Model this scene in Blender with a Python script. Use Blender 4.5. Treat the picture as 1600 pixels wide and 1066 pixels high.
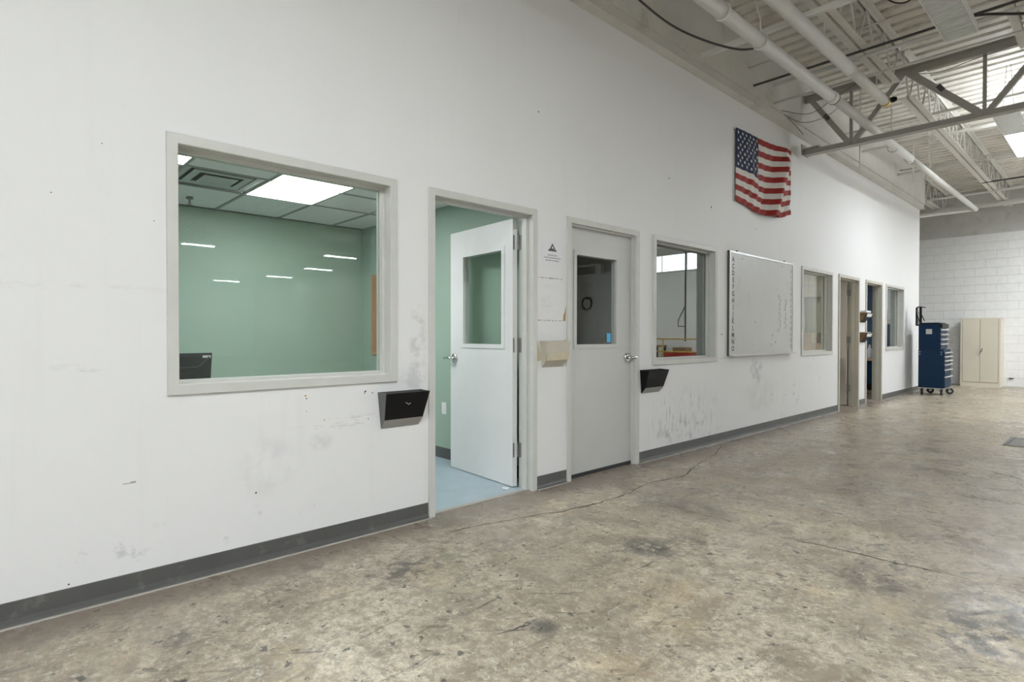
import bpy, bmesh, math, random
from mathutils import Vector, Matrix

# ------------------------------------------------------------------ reset
for o in list(bpy.data.objects):
    bpy.data.objects.remove(o, do_unlink=True)
scene = bpy.context.scene
COL = scene.collection
random.seed(7)

# ------------------------------------------------------------------ camera
F_PX = 893.46
YAW, PITCH, ROLL = 0.82368, -0.011055, 0.0011037
CAM = Vector((3.1433, 0.0, 1.2128))
fw = Vector((-math.sin(YAW) * math.cos(PITCH), math.cos(YAW) * math.cos(PITCH), math.sin(PITCH)))
rt = Vector((math.cos(YAW), math.sin(YAW), 0.0))
up = rt.cross(fw)
rt2 = math.cos(ROLL) * rt + math.sin(ROLL) * up
up2 = -math.sin(ROLL) * rt + math.cos(ROLL) * up
cam_d = bpy.data.cameras.new('camera')
cam_d.sensor_fit = 'HORIZONTAL'
cam_d.sensor_width = 36.0
cam_d.lens = F_PX / 1600.0 * 36.0
cam_d.clip_start = 0.05
cam_d.clip_end = 200
cam = bpy.data.objects.new('camera', cam_d)
M = Matrix((rt2, up2, -fw)).transposed().to_4x4()
M.translation = CAM
cam.matrix_world = M
COL.objects.link(cam)
scene.camera = cam

# ------------------------------------------------------------------ world, exposure, daylight
scene.view_settings.view_transform = 'Standard'
scene.view_settings.look = 'None'
scene.view_settings.gamma = 1.0
scene.view_settings.use_curve_mapping = False
scene.view_settings.exposure = 0.56
scene.cycles.use_denoising = True
scene.cycles.max_bounces = 7
scene.cycles.diffuse_bounces = 4
scene.cycles.adaptive_threshold = 0.04
scene.cycles.sample_clamp_indirect = 6.0

w = bpy.data.worlds.new('daylight_sky')
scene.world = w
w.use_nodes = True
w.node_tree.nodes['Background'].inputs[0].default_value = (0.80, 0.88, 1.0, 1)
w.node_tree.nodes['Background'].inputs[1].default_value = 1.0

LAMP = 55.0          # emission of the lit ceiling fixtures
REAR_FILL = 120.0     # added daylight-toned fill lamp behind the camera
DAY_SIDE = 140.0      # side daylight, placed in an invented unseen bay opening
OFFICE = 11.0        # emission of the office troffers


def area_light(name, loc, size, sizey, power, direction, color=(1, 1, 1)):
    d = bpy.data.lights.new(name, 'AREA')
    d.shape = 'RECTANGLE'
    d.size, d.size_y = size, sizey
    d.energy = power
    d.color = color
    o = bpy.data.objects.new(name, d)
    o.location = loc
    o.rotation_euler = Vector(direction).to_track_quat('-Z', 'Y').to_euler()
    COL.objects.link(o)
    return o


area_light('added_rear_fill', (6.2, -7.9, 1.45), 5.0, 2.7, REAR_FILL, (0, 1, 0), (0.86, 0.94, 1.0))  # added fill lamp standing before the solid rear wall
area_light('added_side_daylight', (11.97, 14.2, 1.3), 1.7, 2.4, DAY_SIDE, (-1, 0, 0), (0.90, 0.95, 1.0))  # daylight from the side; the bay around it is invented


# ------------------------------------------------------------------ material helpers
def new_mat(name):
    m = bpy.data.materials.new(name)
    m.use_nodes = True
    nt = m.node_tree
    b = nt.nodes['Principled BSDF']
    return m, nt, b


class NT:
    """small node-graph helper"""
    def __init__(s, nt):
        s.nt = nt
        s._pos = None

    def pos(s):
        if s._pos is None:
            g = s.nt.nodes.new('ShaderNodeNewGeometry')
            s._pos = g.outputs['Position']
        return s._pos

    def set(s, inp, v):
        if hasattr(v, 'is_output') or isinstance(v, bpy.types.NodeSocket):
            s.nt.links.new(v, inp)
        else:
            inp.default_value = v

    def math(s, op, a, b=0.0, c=0.0, clamp=False):
        n = s.nt.nodes.new('ShaderNodeMath')
        n.operation = op
        n.use_clamp = clamp
        s.set(n.inputs[0], a)
        s.set(n.inputs[1], b)
        s.set(n.inputs[2], c)
        return n.outputs[0]

    def vec(s, op, a, b=(0, 0, 0)):
        n = s.nt.nodes.new('ShaderNodeVectorMath')
        n.operation = op
        s.set(n.inputs[0], a)
        s.set(n.inputs[1], b)
        return n.outputs[1] if op in ('LENGTH', 'DOT_PRODUCT') else n.outputs[0]

    def noise(s, scale, detail=4.0, rough=0.55, vec=None, dist=0.0):
        n = s.nt.nodes.new('ShaderNodeTexNoise')
        n.inputs['Scale'].default_value = scale
        n.inputs['Detail'].default_value = detail
        n.inputs['Roughness'].default_value = rough
        n.inputs['Distortion'].default_value = dist
        s.nt.links.new(vec if vec is not None else s.pos(), n.inputs['Vector'])
        return n.outputs['Fac']

    def voronoi(s, scale, vec=None, feature='F1', rand=1.0):
        n = s.nt.nodes.new('ShaderNodeTexVoronoi')
        n.feature = feature
        n.inputs['Scale'].default_value = scale
        n.inputs['Randomness'].default_value = rand
        s.nt.links.new(vec if vec is not None else s.pos(), n.inputs['Vector'])
        return n.outputs['Distance']

    def ramp(s, v, lo, hi, a=0.0, b=1.0):
        n = s.nt.nodes.new('ShaderNodeMapRange')
        n.interpolation_type = 'SMOOTHSTEP'
        n.clamp = True
        s.set(n.inputs['Value'], v)
        n.inputs['From Min'].default_value = lo
        n.inputs['From Max'].default_value = hi
        n.inputs['To Min'].default_value = a
        n.inputs['To Max'].default_value = b
        return n.outputs['Result']

    def mix(s, fac, a, b):
        n = s.nt.nodes.new('ShaderNodeMix')
        n.data_type = 'RGBA'
        s.set(n.inputs[0], fac)
        for i, v in ((6, a), (7, b)):
            if isinstance(v, tuple) and len(v) == 3:
                v = v + (1,)
            s.set(n.inputs[i], v)
        return n.outputs[2]

    def scaled(s, sx, sy, sz):
        return s.vec('MULTIPLY', s.pos(), (sx, sy, sz))

    def spot(s, c, r, lo=0.45, hi=1.0):
        """1 inside an ellipsoid patch, 0 outside"""
        d = s.vec('SUBTRACT', s.pos(), c)
        d = s.vec('DIVIDE', d, r)
        l = s.vec('LENGTH', d)
        return s.ramp(l, lo, hi, 1.0, 0.0)

    def bump(s, h, strength=0.2, dist=0.01):
        n = s.nt.nodes.new('ShaderNodeBump')
        n.inputs['Strength'].default_value = strength
        n.inputs['Distance'].default_value = dist
        s.nt.links.new(h, n.inputs['Height'])
        return n.outputs['Normal']


def plain(name, col, rough=0.5, metal=0.0, var=0.06, scale=6.0, bump=0.0, spec=0.5, dirt=None):
    """painted / plastic / metal surface with slight procedural variation"""
    m, nt, b = new_mat(name)
    n = NT(nt)
    f = n.noise(scale, 4)
    dark = tuple(c * (1 - var * 2) for c in col)
    lite = tuple(min(1, c * (1 + var)) for c in col)
    c = n.mix(f, dark, lite)
    if dirt:
        g = n.ramp(n.noise(dirt[1], 6, 0.7), dirt[2], dirt[2] + 0.12)
        c = n.mix(n.math('MULTIPLY', g, dirt[3]), c, dirt[0])
    nt.links.new(c, b.inputs['Base Color'])
    b.inputs['Roughness'].default_value = rough
    b.inputs['Metallic'].default_value = metal
    b.inputs['Specular IOR Level'].default_value = spec
    if bump:
        nt.links.new(n.bump(n.noise(scale * 8, 3), bump), b.inputs['Normal'])
    return m


def emitter(name, col, strength):
    m, nt, b = new_mat(name)
    b.inputs['Base Color'].default_value = (0.8, 0.8, 0.8, 1)
    b.inputs['Emission Color'].default_value = col + (1,)
    b.inputs['Emission Strength'].default_value = strength
    return m


def glass(name, r0=0.05, tint=(0.95, 0.975, 0.96), power=5.0):
    """thin clear glass: transparent + mirror, mixed by viewing angle on either face"""
    m, nt, b = new_mat(name)
    nt.nodes.remove(b)
    n = NT(nt)
    g = nt.nodes.new('ShaderNodeNewGeometry')
    d = n.vec('DOT_PRODUCT', g.outputs['Incoming'], g.outputs['Normal'])
    d = n.math('ABSOLUTE', d)
    k = n.math('POWER', n.math('SUBTRACT', 1.0, d, clamp=True), power)
    f = n.math('MULTIPLY_ADD', k, 1 - r0, r0)
    tr = nt.nodes.new('ShaderNodeBsdfTransparent')
    tr.inputs[0].default_value = tint + (1,)
    gl = nt.nodes.new('ShaderNodeBsdfGlossy')
    gl.inputs['Roughness'].default_value = 0.012
    gl.inputs['Color'].default_value = (0.95, 0.97, 0.96, 1)
    mx = nt.nodes.new('ShaderNodeMixShader')
    nt.links.new(f, mx.inputs[0])
    nt.links.new(tr.outputs[0], mx.inputs[1])
    nt.links.new(gl.outputs[0], mx.inputs[2])
    nt.links.new(mx.outputs[0], nt.nodes['Material Output'].inputs[0])
    return m


# ---- main wall paint with wear
def wall_paint():
    m, nt, b = new_mat('white_wall_paint')
    n = NT(nt)
    base = n.mix(n.noise(0.7, 3), (0.74, 0.74, 0.735), (0.80, 0.80, 0.795))
    # faint vertical roller marks and horizontal tape joints
    streak = n.ramp(n.noise(1.0, 4, 0.6, n.scaled(1, 9, 0.7)), 0.55, 0.75)
    base = n.mix(n.math('MULTIPLY', streak, 0.10), base, (0.60, 0.60, 0.59))
    # general fine specks and scuffs
    sp = n.ramp(n.noise(38.0, 3, 0.6), 0.735, 0.80)
    sp = n.math('MULTIPLY', sp, n.ramp(n.noise(2.3, 3), 0.45, 0.70))
    base = n.mix(n.math('MULTIPLY', sp, 0.55), base, (0.32, 0.31, 0.29))
    v = n.noise(1.0, 6, 0.72, n.scaled(1, 30, 5))          # vertical streaks
    h = n.noise(1.0, 6, 0.72, n.scaled(1, 6, 26))          # horizontal scrapes
    g = n.noise(7.0, 6, 0.7)
    patches = [
        # centre, radius, pattern, lo, hi, strength, colour
        ((0, 5.45, 0.42), (1, 0.95, 0.34), v, 0.50, 0.66, 0.55, (0.22, 0.22, 0.23)),
        ((0, 5.55, 0.22), (1, 1.10, 0.16), g, 0.50, 0.66, 0.60, (0.25, 0.25, 0.25)),
        ((0, 7.05, 0.78), (1, 0.22, 0.20), g, 0.40, 0.66, 0.62, (0.22, 0.22, 0.22)),
        ((0, 7.15, 0.46), (1, 0.60, 0.34), g, 0.30, 0.60, 0.22, (0.48, 0.47, 0.41)),
        ((0, 7.9, 0.35), (1, 0.9, 0.35), g, 0.56, 0.66, 0.45, (0.25, 0.25, 0.25)),
        ((0, 8.9, 0.85), (1, 0.5, 0.35), v, 0.50, 0.70, 0.25, (0.35, 0.35, 0.33)),
        ((0, 1.12, 0.50), (1, 0.22, 0.22), g, 0.38, 0.66, 0.22, (0.40, 0.40, 0.40)),
        ((0, 1.55, 0.70), (1, 0.35, 0.05), h, 0.50, 0.62, 0.55, (0.38, 0.37, 0.35)),
        ((0, 1.42, 0.60), (1, 0.10, 0.07), g, 0.36, 0.60, 0.30, (0.42, 0.42, 0.42)),
        ((0, 2.08, 1.18), (1, 0.09, 0.30), g, 0.44, 0.62, 0.50, (0.36, 0.35, 0.33)),
        ((0, 2.05, 0.93), (1, 0.16, 0.16), g, 0.42, 0.64, 0.35, (0.38, 0.38, 0.37)),
        ((0, 1.0, 0.22), (1, 1.6, 0.12), g, 0.58, 0.68, 0.40, (0.36, 0.36, 0.35)),
        ((0, 3.34, 1.49), (1, 0.18, 0.19), h, 0.50, 0.66, 0.28, (0.50, 0.48, 0.42)),
        ((0, 6.35, 0.95), (1, 1.2, 0.02), h, 0.35, 0.60, 0.45, (0.42, 0.42, 0.42)),
        ((0, 0.30, 1.42), (1, 0.45, 0.03), h, 0.45, 0.62, 0.25, (0.48, 0.46, 0.45)),
        ((0, 0.30, 1.06), (1, 0.14, 0.03), h, 0.48, 0.62, 0.35, (0.45, 0.45, 0.45)),
        ((0, 4.9, 2.75), (1, 0.5, 0.9), v, 0.60, 0.74, 0.20, (0.50, 0.50, 0.49)),
        ((0, 13.2, 0.6), (1, 0.8, 0.5), g, 0.52, 0.68, 0.20, (0.50, 0.48, 0.42)),
    ]
    c = base
    for ctr, r, pat, lo, hi, st, col in patches:
        k = n.math('MULTIPLY', n.spot(ctr, (50.0, r[1], r[2]), 0.3, 1.0), n.ramp(pat, lo, hi))
        c = n.mix(n.math('MULTIPLY', k, st), c, col)
    nt.links.new(c, b.inputs['Base Color'])
    b.inputs['Roughness'].default_value = 0.5
    b.inputs['Specular IOR Level'].default_value = 0.3
    hgt = n.math('ADD', n.noise(120.0, 2), n.math('MULTIPLY', n.noise(5.0, 3), 1.5))
    nt.links.new(n.bump(hgt, 0.06, 0.01), b.inputs['Normal'])
    return m


def concrete_floor():
    m, nt, b = new_mat('worn_concrete_floor')
    n = NT(nt)
    c = n.mix(n.ramp(n.noise(0.8, 6, 0.6), 0.36, 0.64), (0.419, 0.356, 0.263), (0.619, 0.551, 0.429))
    # mottling, from hand-sized blotches down to grain
    c = n.mix(n.math('MULTIPLY', n.ramp(n.noise(3.0, 8, 0.75, dist=0.5), 0.46, 0.60), 0.85), c, (0.267, 0.220, 0.164))
    c = n.mix(n.math('MULTIPLY', n.ramp(n.noise(6.5, 8, 0.78), 0.50, 0.64), 0.65), c, (0.719, 0.647, 0.507))
    c = n.mix(n.math('MULTIPLY', n.ramp(n.noise(14.0, 8, 0.8), 0.48, 0.58), 0.72), c, (0.243, 0.198, 0.147))
    c = n.mix(n.math('MULTIPLY', n.ramp(n.noise(34.0, 6, 0.85), 0.45, 0.57), 0.62), c, (0.250, 0.208, 0.157))
    c = n.mix(n.math('MULTIPLY', n.ramp(n.noise(27.0, 6, 0.85), 0.53, 0.64), 0.62), c, (0.744, 0.740, 0.648))
    # ochre tint patches
    c = n.mix(n.math('MULTIPLY', n.ramp(n.noise(1.9, 4), 0.54, 0.68), 0.20), c, (0.669, 0.513, 0.266))
    # scrapes dragged by traffic, two directions
    s1 = n.ramp(n.noise(1.0, 7, 0.75, n.scaled(13, 2.6, 1), 0.7), 0.575, 0.63)
    rotv = nt.nodes.new('ShaderNodeVectorRotate')
    rotv.inputs['Angle'].default_value = -0.85
    nt.links.new(n.pos(), rotv.inputs['Vector'])
    v2 = n.vec('MULTIPLY', rotv.outputs[0], (3.0, 22, 1))
    s2 = n.ramp(n.noise(1.0, 7, 0.78, v2, 0.6), 0.585, 0.64)
    c = n.mix(n.math('MULTIPLY', s1, 0.50), c, (0.138, 0.114, 0.090))
    c = n.mix(n.math('MULTIPLY', s2, 0.70), c, (0.069, 0.060, 0.051))
    # dark chips and spots
    ch = n.ramp(n.noise(13.0, 5, 0.65), 0.615, 0.655)
    c = n.mix(n.math('MULTIPLY', ch, 0.85), c, (0.052, 0.047, 0.044))
    sp = n.ramp(n.voronoi(9.0), 0.06, 0.12, 1.0, 0.0)
    sp = n.math('MULTIPLY', sp, n.ramp(n.noise(1.6, 2), 0.46, 0.54))
    c = n.mix(n.math('MULTIPLY', sp, 0.85), c, (0.052, 0.047, 0.044))
    # individual oil stains
    g = n.noise(9.0, 7, 0.78)
    for (x, y, rx, ry, st, lo) in [(1.28, 2.78, 0.26, 0.22, 0.85, 0.42), (0.62, 1.62, 0.24, 0.34, 0.7, 0.46),
                                   (1.45, 3.05, 0.28, 0.3, 0.6, 0.48), (2.78, 3.2, 0.34, 0.55, 0.8, 0.46),
                                   (2.72, 2.9, 0.3, 0.3, 0.75, 0.46), (1.50, 1.70, 0.10, 0.10, 0.8, 0.38),
                                   (2.30, 3.3, 0.20, 0.45, 0.6, 0.44), (1.7, 5.2, 0.25, 0.6, 0.5, 0.46),
                                   (0.95, 3.6, 0.45, 0.35, 0.45, 0.42), (0.55, 0.55, 0.14, 0.10, 0.7, 0.44)]:
        k = n.math('MULTIPLY', n.spot((x, y, 0), (rx, ry, 50.0), 0.2, 1.0), n.ramp(g, lo, lo + 0.10))
        c = n.mix(n.math('MULTIPLY', k, st), c, (0.060, 0.055, 0.053))
    # browned strip of old sealer along the office wall
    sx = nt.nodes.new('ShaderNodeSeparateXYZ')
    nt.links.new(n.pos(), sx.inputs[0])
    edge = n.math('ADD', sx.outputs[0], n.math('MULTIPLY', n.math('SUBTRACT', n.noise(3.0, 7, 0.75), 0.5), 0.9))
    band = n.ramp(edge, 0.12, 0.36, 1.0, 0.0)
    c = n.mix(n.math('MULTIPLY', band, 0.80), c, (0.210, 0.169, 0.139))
    nt.links.new(c, b.inputs['Base Color'])
    r = n.ramp(n.noise(2.6, 7, 0.75), 0.34, 0.66, 0.17, 0.52)
    nt.links.new(r, b.inputs['Roughness'])
    b.inputs['Specular IOR Level'].default_value = 0.5
    nt.links.new(n.bump(n.noise(40.0, 6, 0.8), 0.12, 0.01), b.inputs['Normal'])
    return m


MT = {}
MT['wall'] = wall_paint()
MT['floor'] = concrete_floor()
MT['upper'] = plain('aged_bulkhead_paint', (0.68, 0.67, 0.635), 0.6, var=0.10, scale=2.2, dirt=((0.33, 0.31, 0.27), 3.0, 0.56, 0.35))
MT['deck'] = plain('painted_roof_deck', (0.74, 0.71, 0.645), 0.55, var=0.10, scale=1.6, dirt=((0.36, 0.31, 0.25), 2.1, 0.50, 0.4))
MT['steel'] = plain('painted_roof_steel', (0.73, 0.712, 0.66), 0.5, var=0.08, scale=7.0)
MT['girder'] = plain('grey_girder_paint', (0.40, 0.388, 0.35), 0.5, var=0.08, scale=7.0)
MT['pipe'] = plain('white_pipe_paint', (0.74, 0.735, 0.70), 0.42, var=0.06, scale=5.0)
MT['block'] = plain('white_block_paint', (0.85, 0.85, 0.84), 0.55, var=0.05, scale=9.0, bump=0.12)
MT['mortar'] = plain('painted_mortar', (0.68, 0.68, 0.665), 0.7, var=0.06)
MT['lintel'] = plain('grey_bond_beam_paint', (0.60, 0.595, 0.57), 0.7, var=0.10, scale=3.0, bump=0.1, dirt=((0.42, 0.40, 0.36), 2.4, 0.5, 0.5))
MT['frame'] = plain('grey_white_frame_paint', (0.60, 0.60, 0.565), 0.38, var=0.05, scale=8.0, dirt=((0.36, 0.33, 0.27), 30.0, 0.70, 0.6))
MT['frame_tan'] = plain('tan_grey_frame_paint', (0.52, 0.50, 0.43), 0.4, var=0.06, scale=8.0, dirt=((0.30, 0.27, 0.20), 20.0, 0.62, 0.6))
MT['leaf_grey'] = plain('grey_green_door_paint', (0.555, 0.56, 0.535), 0.36, var=0.04, scale=4.0, dirt=((0.25, 0.24, 0.23), 30.0, 0.71, 0.6))
MT['leaf'] = plain('pale_grey_door_paint', (0.73, 0.73, 0.72), 0.36, var=0.04, scale=4.0, dirt=((0.25, 0.24, 0.23), 30.0, 0.71, 0.6))
MT['leaf_warm'] = plain('taupe_door_paint', (0.50, 0.47, 0.43), 0.4, var=0.05, scale=4.0)
MT['rubber'] = plain('grey_vinyl_base', (0.098, 0.099, 0.094), 0.40, var=0.10, scale=5.0, dirt=((0.19, 0.185, 0.17), 9.0, 0.56, 0.5))
MT['black_rubber'] = plain('black_rubber', (0.02, 0.02, 0.022), 0.55, var=0.1)
MT['caulk'] = plain('pale_edge_strip', (0.42, 0.39, 0.35), 0.6, var=0.15, scale=15)
MT['black'] = plain('black_plastic', (0.009, 0.009, 0.009), 0.45, var=0.1, spec=0.2)
MT['smoke'] = plain('smoky_dark_plastic', (0.10, 0.10, 0.098), 0.25, var=0.1)
MT['smoke_lite'] = plain('translucent_grey_plastic', (0.34, 0.335, 0.32), 0.3, var=0.08)
MT['chrome'] = plain('brushed_chrome', (0.72, 0.72, 0.72), 0.18, 1.0, var=0.04, scale=20)
MT['hinge'] = plain('dull_steel', (0.36, 0.355, 0.34), 0.42, 0.8, var=0.15, scale=40)
MT['green'] = plain('green_wall_paint', (0.345, 0.455, 0.365), 0.5, var=0.04, scale=2.0)
MT['office_floor'] = plain('blue_grey_tile', (0.36, 0.45, 0.50), 0.35, var=0.10, scale=7.0, dirt=((0.20, 0.24, 0.26), 14.0, 0.60, 0.5))
MT['tile'] = plain('ceiling_tile', (0.86, 0.86, 0.85), 0.85, var=0.05, scale=30.0, bump=0.15)
MT['tbar'] = plain('ceiling_grid', (0.34, 0.35, 0.33), 0.5, var=0.05)
MT['diff'] = plain('diffuser_grey', (0.50, 0.52, 0.51), 0.5, var=0.06)
MT['dark'] = plain('dark_slot', (0.05, 0.06, 0.06), 0.7, var=0.1)
MT['cork'] = plain('cork', (0.50, 0.24, 0.10), 0.8, var=0.18, scale=60.0)
MT['oak'] = plain('cork_frame_wood', (0.50, 0.29, 0.13), 0.5, var=0.10, scale=12)
MT['white'] = plain('white_plastic', (0.80, 0.80, 0.79), 0.4, var=0.03)
MT['paper'] = plain('white_paper', (0.77, 0.775, 0.79), 0.7, var=0.02)
MT['ink'] = plain('grey_print', (0.36, 0.36, 0.37), 0.7, var=0.05)
MT['ink_dark'] = plain('black_print', (0.07, 0.07, 0.075), 0.6, var=0.05)
MT['board'] = plain('whiteboard_enamel', (0.545, 0.55, 0.525), 0.28, var=0.05, scale=2.5, dirt=((0.42, 0.42, 0.39), 2.0, 0.55, 0.5))
MT['alu'] = plain('aluminium_trim', (0.62, 0.62, 0.61), 0.35, 0.6, var=0.06)
MT['marker'] = plain('faded_marker', (0.30, 0.30, 0.31), 0.6, var=0.1)
MT['cream'] = plain('yellowed_cream_plastic', (0.60, 0.565, 0.475), 0.35, var=0.08, scale=6)
MT['tape'] = plain('yellowed_tape', (0.60, 0.535, 0.37), 0.3, var=0.10, scale=14)
MT['tear'] = plain('torn_brown_paper', (0.47, 0.32, 0.15), 0.8, var=0.15, scale=20)
MT['brown'] = plain('brown_pocket_plastic', (0.26, 0.165, 0.085), 0.35, var=0.15, scale=14)
MT['sticker'] = plain('bright_blue_sticker', (0.06, 0.47, 0.78), 0.4, var=0.05)
MT['blue'] = plain('navy_enamel', (0.004, 0.024, 0.062), 0.5, var=0.10, scale=4, spec=0.2)
MT['beige'] = plain('beige_enamel', (0.71, 0.655, 0.54), 0.38, var=0.04, scale=3)
MT['brass'] = plain('brass', (0.66, 0.48, 0.20), 0.25, 1.0, var=0.1)
MT['cable'] = plain('black_cable', (0.03, 0.028, 0.026), 0.5, var=0.1)
MT['wire'] = plain('thin_grey_wire', (0.16, 0.15, 0.135), 0.5, var=0.1)
MT['conduit'] = plain('dark_conduit', (0.075, 0.07, 0.065), 0.5, var=0.1)
MT['lamp_on'] = emitter('lit_fixture_lens', (0.91, 0.963, 1.0), LAMP)
MT['lamp_off'] = plain('unlit_fixture_lens', (0.30, 0.31, 0.315), 0.35, var=0.03)
MT['office_lamp'] = emitter('lit_troffer_lens', (0.97, 0.985, 1.0), OFFICE)
MT['reflector'] = plain('fixture_reflector', (0.62, 0.62, 0.61), 0.25, 0.5, var=0.03)
MT['sky_pane'] = emitter('daylit_clerestory_pane', (0.86, 0.93, 1.0), 5.0)
MT['yellow'] = plain('safety_yellow_paint', (0.62, 0.42, 0.06), 0.4, var=0.08)
MT['red'] = plain('red_machine_paint', (0.42, 0.03, 0.025), 0.4, var=0.1)
MT['card'] = plain('brown_cardboard', (0.35, 0.24, 0.145), 0.75, var=0.08)
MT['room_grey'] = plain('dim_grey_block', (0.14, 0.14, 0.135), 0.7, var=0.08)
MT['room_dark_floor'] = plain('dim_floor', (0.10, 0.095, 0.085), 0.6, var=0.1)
MT['room_cream'] = plain('cream_room_wall', (0.62, 0.575, 0.48), 0.6, var=0.05)
MT['room_blue'] = plain('blue_room_wall', (0.055, 0.125, 0.235), 0.5, var=0.06)
MT['flag_red'] = plain('flag_red', (0.31, 0.018, 0.013), 0.75, var=0.10, scale=30)
MT['flag_white'] = plain('flag_white', (0.72, 0.69, 0.65), 0.75, var=0.06, scale=30)
MT['flag_blue'] = plain('flag_blue', (0.012, 0.024, 0.075), 0.75, var=0.10, scale=30)
MT['crack'] = plain('floor_crack', (0.05, 0.043, 0.036), 0.9, var=0.2)
MT['grate'] = plain('iron_floor_cover', (0.16, 0.15, 0.135), 0.5, 0.3, var=0.15, scale=20)
MT['bottle'] = plain('pale_bottle_plastic', (0.62, 0.68, 0.76), 0.3, var=0.05)
MT['counter'] = plain('wood_counter_edge', (0.48, 0.30, 0.17), 0.5, var=0.1)
MT['glass'] = glass('window_glass', 0.05)
MT['glass_coat'] = glass('coated_window_glass', 0.12, (0.80, 0.84, 0.82), 3.0)
MT['glass_door'] = glass('door_glass', 0.05, (0.94, 0.96, 0.945))


# ------------------------------------------------------------------ mesh helpers
class MB:
    def __init__(s):
        s.v, s.f, s.mi = [], [], []

    def add(s, verts, faces, mi=0):
        k = len(s.v)
        s.v += [tuple(p) for p in verts]
        s.f += [tuple(i + k for i in f) for f in faces]
        s.mi += [mi] * len(faces)
        return s

    def box(s, x0, x1, y0, y1, z0, z1, mi=0):
        if x0 > x1: x0, x1 = x1, x0
        if y0 > y1: y0, y1 = y1, y0
        if z0 > z1: z0, z1 = z1, z0
        v = [(x0, y0, z0), (x1, y0, z0), (x1, y1, z0), (x0, y1, z0), (x0, y0, z1), (x1, y0, z1), (x1, y1, z1), (x0, y1, z1)]
        f = [(0, 3, 2, 1), (4, 5, 6, 7), (0, 1, 5, 4), (1, 2, 6, 5), (2, 3, 7, 6), (3, 0, 4, 7)]
        return s.add(v, f, mi)

    def tube(s, pts, r, n=10, cap=True, mi=0):
        pts = [Vector(p) for p in pts]
        rr = r if isinstance(r, (list, tuple)) else [r] * len(pts)
        rings = []
        t0 = (pts[1] - pts[0]).normalized()
        ref = Vector((0, 0, 1)) if abs(t0.z) < 0.9 else Vector((1, 0, 0))
        u = t0.cross(ref).normalized()
        for i, p in enumerate(pts):
            a = pts[max(0, i - 1)]
            b = pts[min(len(pts) - 1, i + 1)]
            t = (b - a).normalized() if (b - a).length > 1e-9 else t0
            u = (u - t * u.dot(t)).normalized()
            w2 = t.cross(u)
            rings.append([p + (u * math.cos(2 * math.pi * k / n) + w2 * math.sin(2 * math.pi * k / n)) * rr[i] for k in range(n)])
        v = [q for ring in rings for q in ring]
        f = []
        for i in range(len(rings) - 1):
            for k in range(n):
                f.append((i * n + k, i * n + (k + 1) % n, (i + 1) * n + (k + 1) % n, (i + 1) * n + k))
        if cap:
            f.append(tuple(reversed(range(n))))
            f.append(tuple((len(rings) - 1) * n + k for k in range(n)))
        return s.add(v, f, mi)

    def bar(s, a, b, wx, wz, side=Vector((0, 1, 0)), mi=0):
        """rectangular bar from a to b, width wx along `side`, wz across"""
        a, b = Vector(a), Vector(b)
        t = (b - a).normalized()
        sd = (side - t * side.dot(t)).normalized()
        n = t.cross(sd)
        v = []
        for p in (a, b):
            for (i, j) in ((-1, -1), (1, -1), (1, 1), (-1, 1)):
                v.append(p + sd * i * wx / 2 + n * j * wz / 2)
        f = [(0, 1, 2, 3), (7, 6, 5, 4), (0, 4, 5, 1), (1, 5, 6, 2), (2, 6, 7, 3), (3, 7, 4, 0)]
        return s.add(v, f, mi)

    def prism(s, poly, axis, a, b, mi=0):
        """extrude a 2D polygon along axis 0/1/2 from a to b"""
        n = len(poly)
        def mk(p, t):
            if axis == 0: return (t, p[0], p[1])
            if axis == 1: return (p[0], t, p[1])
            return (p[0], p[1], t)
        v = [mk(p, a) for p in poly] + [mk(p, b) for p in poly]
        f = [tuple(range(n)), tuple(reversed(range(n, 2 * n)))]
        for i in range(n):
            f.append((i, i + n, (i + 1) % n + n, (i + 1) % n))
        return s.add(v, f, mi)

    def xform(s, mat):
        s.v = [tuple(mat @ Vector(p)) for p in s.v]
        return s

    def build(s, name, mat, parent=None, smooth=False, bevel=0.0):
        me = bpy.data.meshes.new(name)
        off = world_off(parent)
        me.from_pydata([(p[0] - off.x, p[1] - off.y, p[2] - off.z) for p in s.v], [], s.f)
        mats = mat if isinstance(mat, (list, tuple)) else [mat]
        for m in mats:
            me.materials.append(m)
        if len(mats) > 1:
            me.polygons.foreach_set('material_index', s.mi)
        bm = bmesh.new()
        bm.from_mesh(me)
        bmesh.ops.recalc_face_normals(bm, faces=bm.faces)
        bm.to_mesh(me)
        bm.free()
        if smooth:
            for p in me.polygons:
                p.use_smooth = len(p.vertices) <= 4
        me.update()
        o = bpy.data.objects.new(name, me)
        COL.objects.link(o)
        if parent is not None:
            o.parent = parent
        if bevel:
            b = o.modifiers.new('bevel', 'BEVEL')
            b.width = bevel
            b.segments = 2
            b.limit_method = 'ANGLE'
        return o


def world_off(p):
    v = Vector((0, 0, 0))
    while p is not None:
        v += p.location
        p = p.parent
    return v


def thing(name, label, cat, loc=(0, 0, 0), group=None):
    o = bpy.data.objects.new(name, None)
    o.empty_display_size = 0.1
    o.location = loc
    COL.objects.link(o)
    return tag(o, label, cat, group)


def tag(o, label, cat, group=None):
    o['label'] = label
    o['category'] = cat
    if group:
        o['group'] = group
    return o


def struct(o, label=None):
    o['kind'] = 'structure'
    if label:
        o['label'] = label
    return o


def sroot(name, label, loc):
    o = bpy.data.objects.new(name, None)
    o.empty_display_size = 0.1
    o.location = loc
    COL.objects.link(o)
    return struct(o, label)


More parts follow.
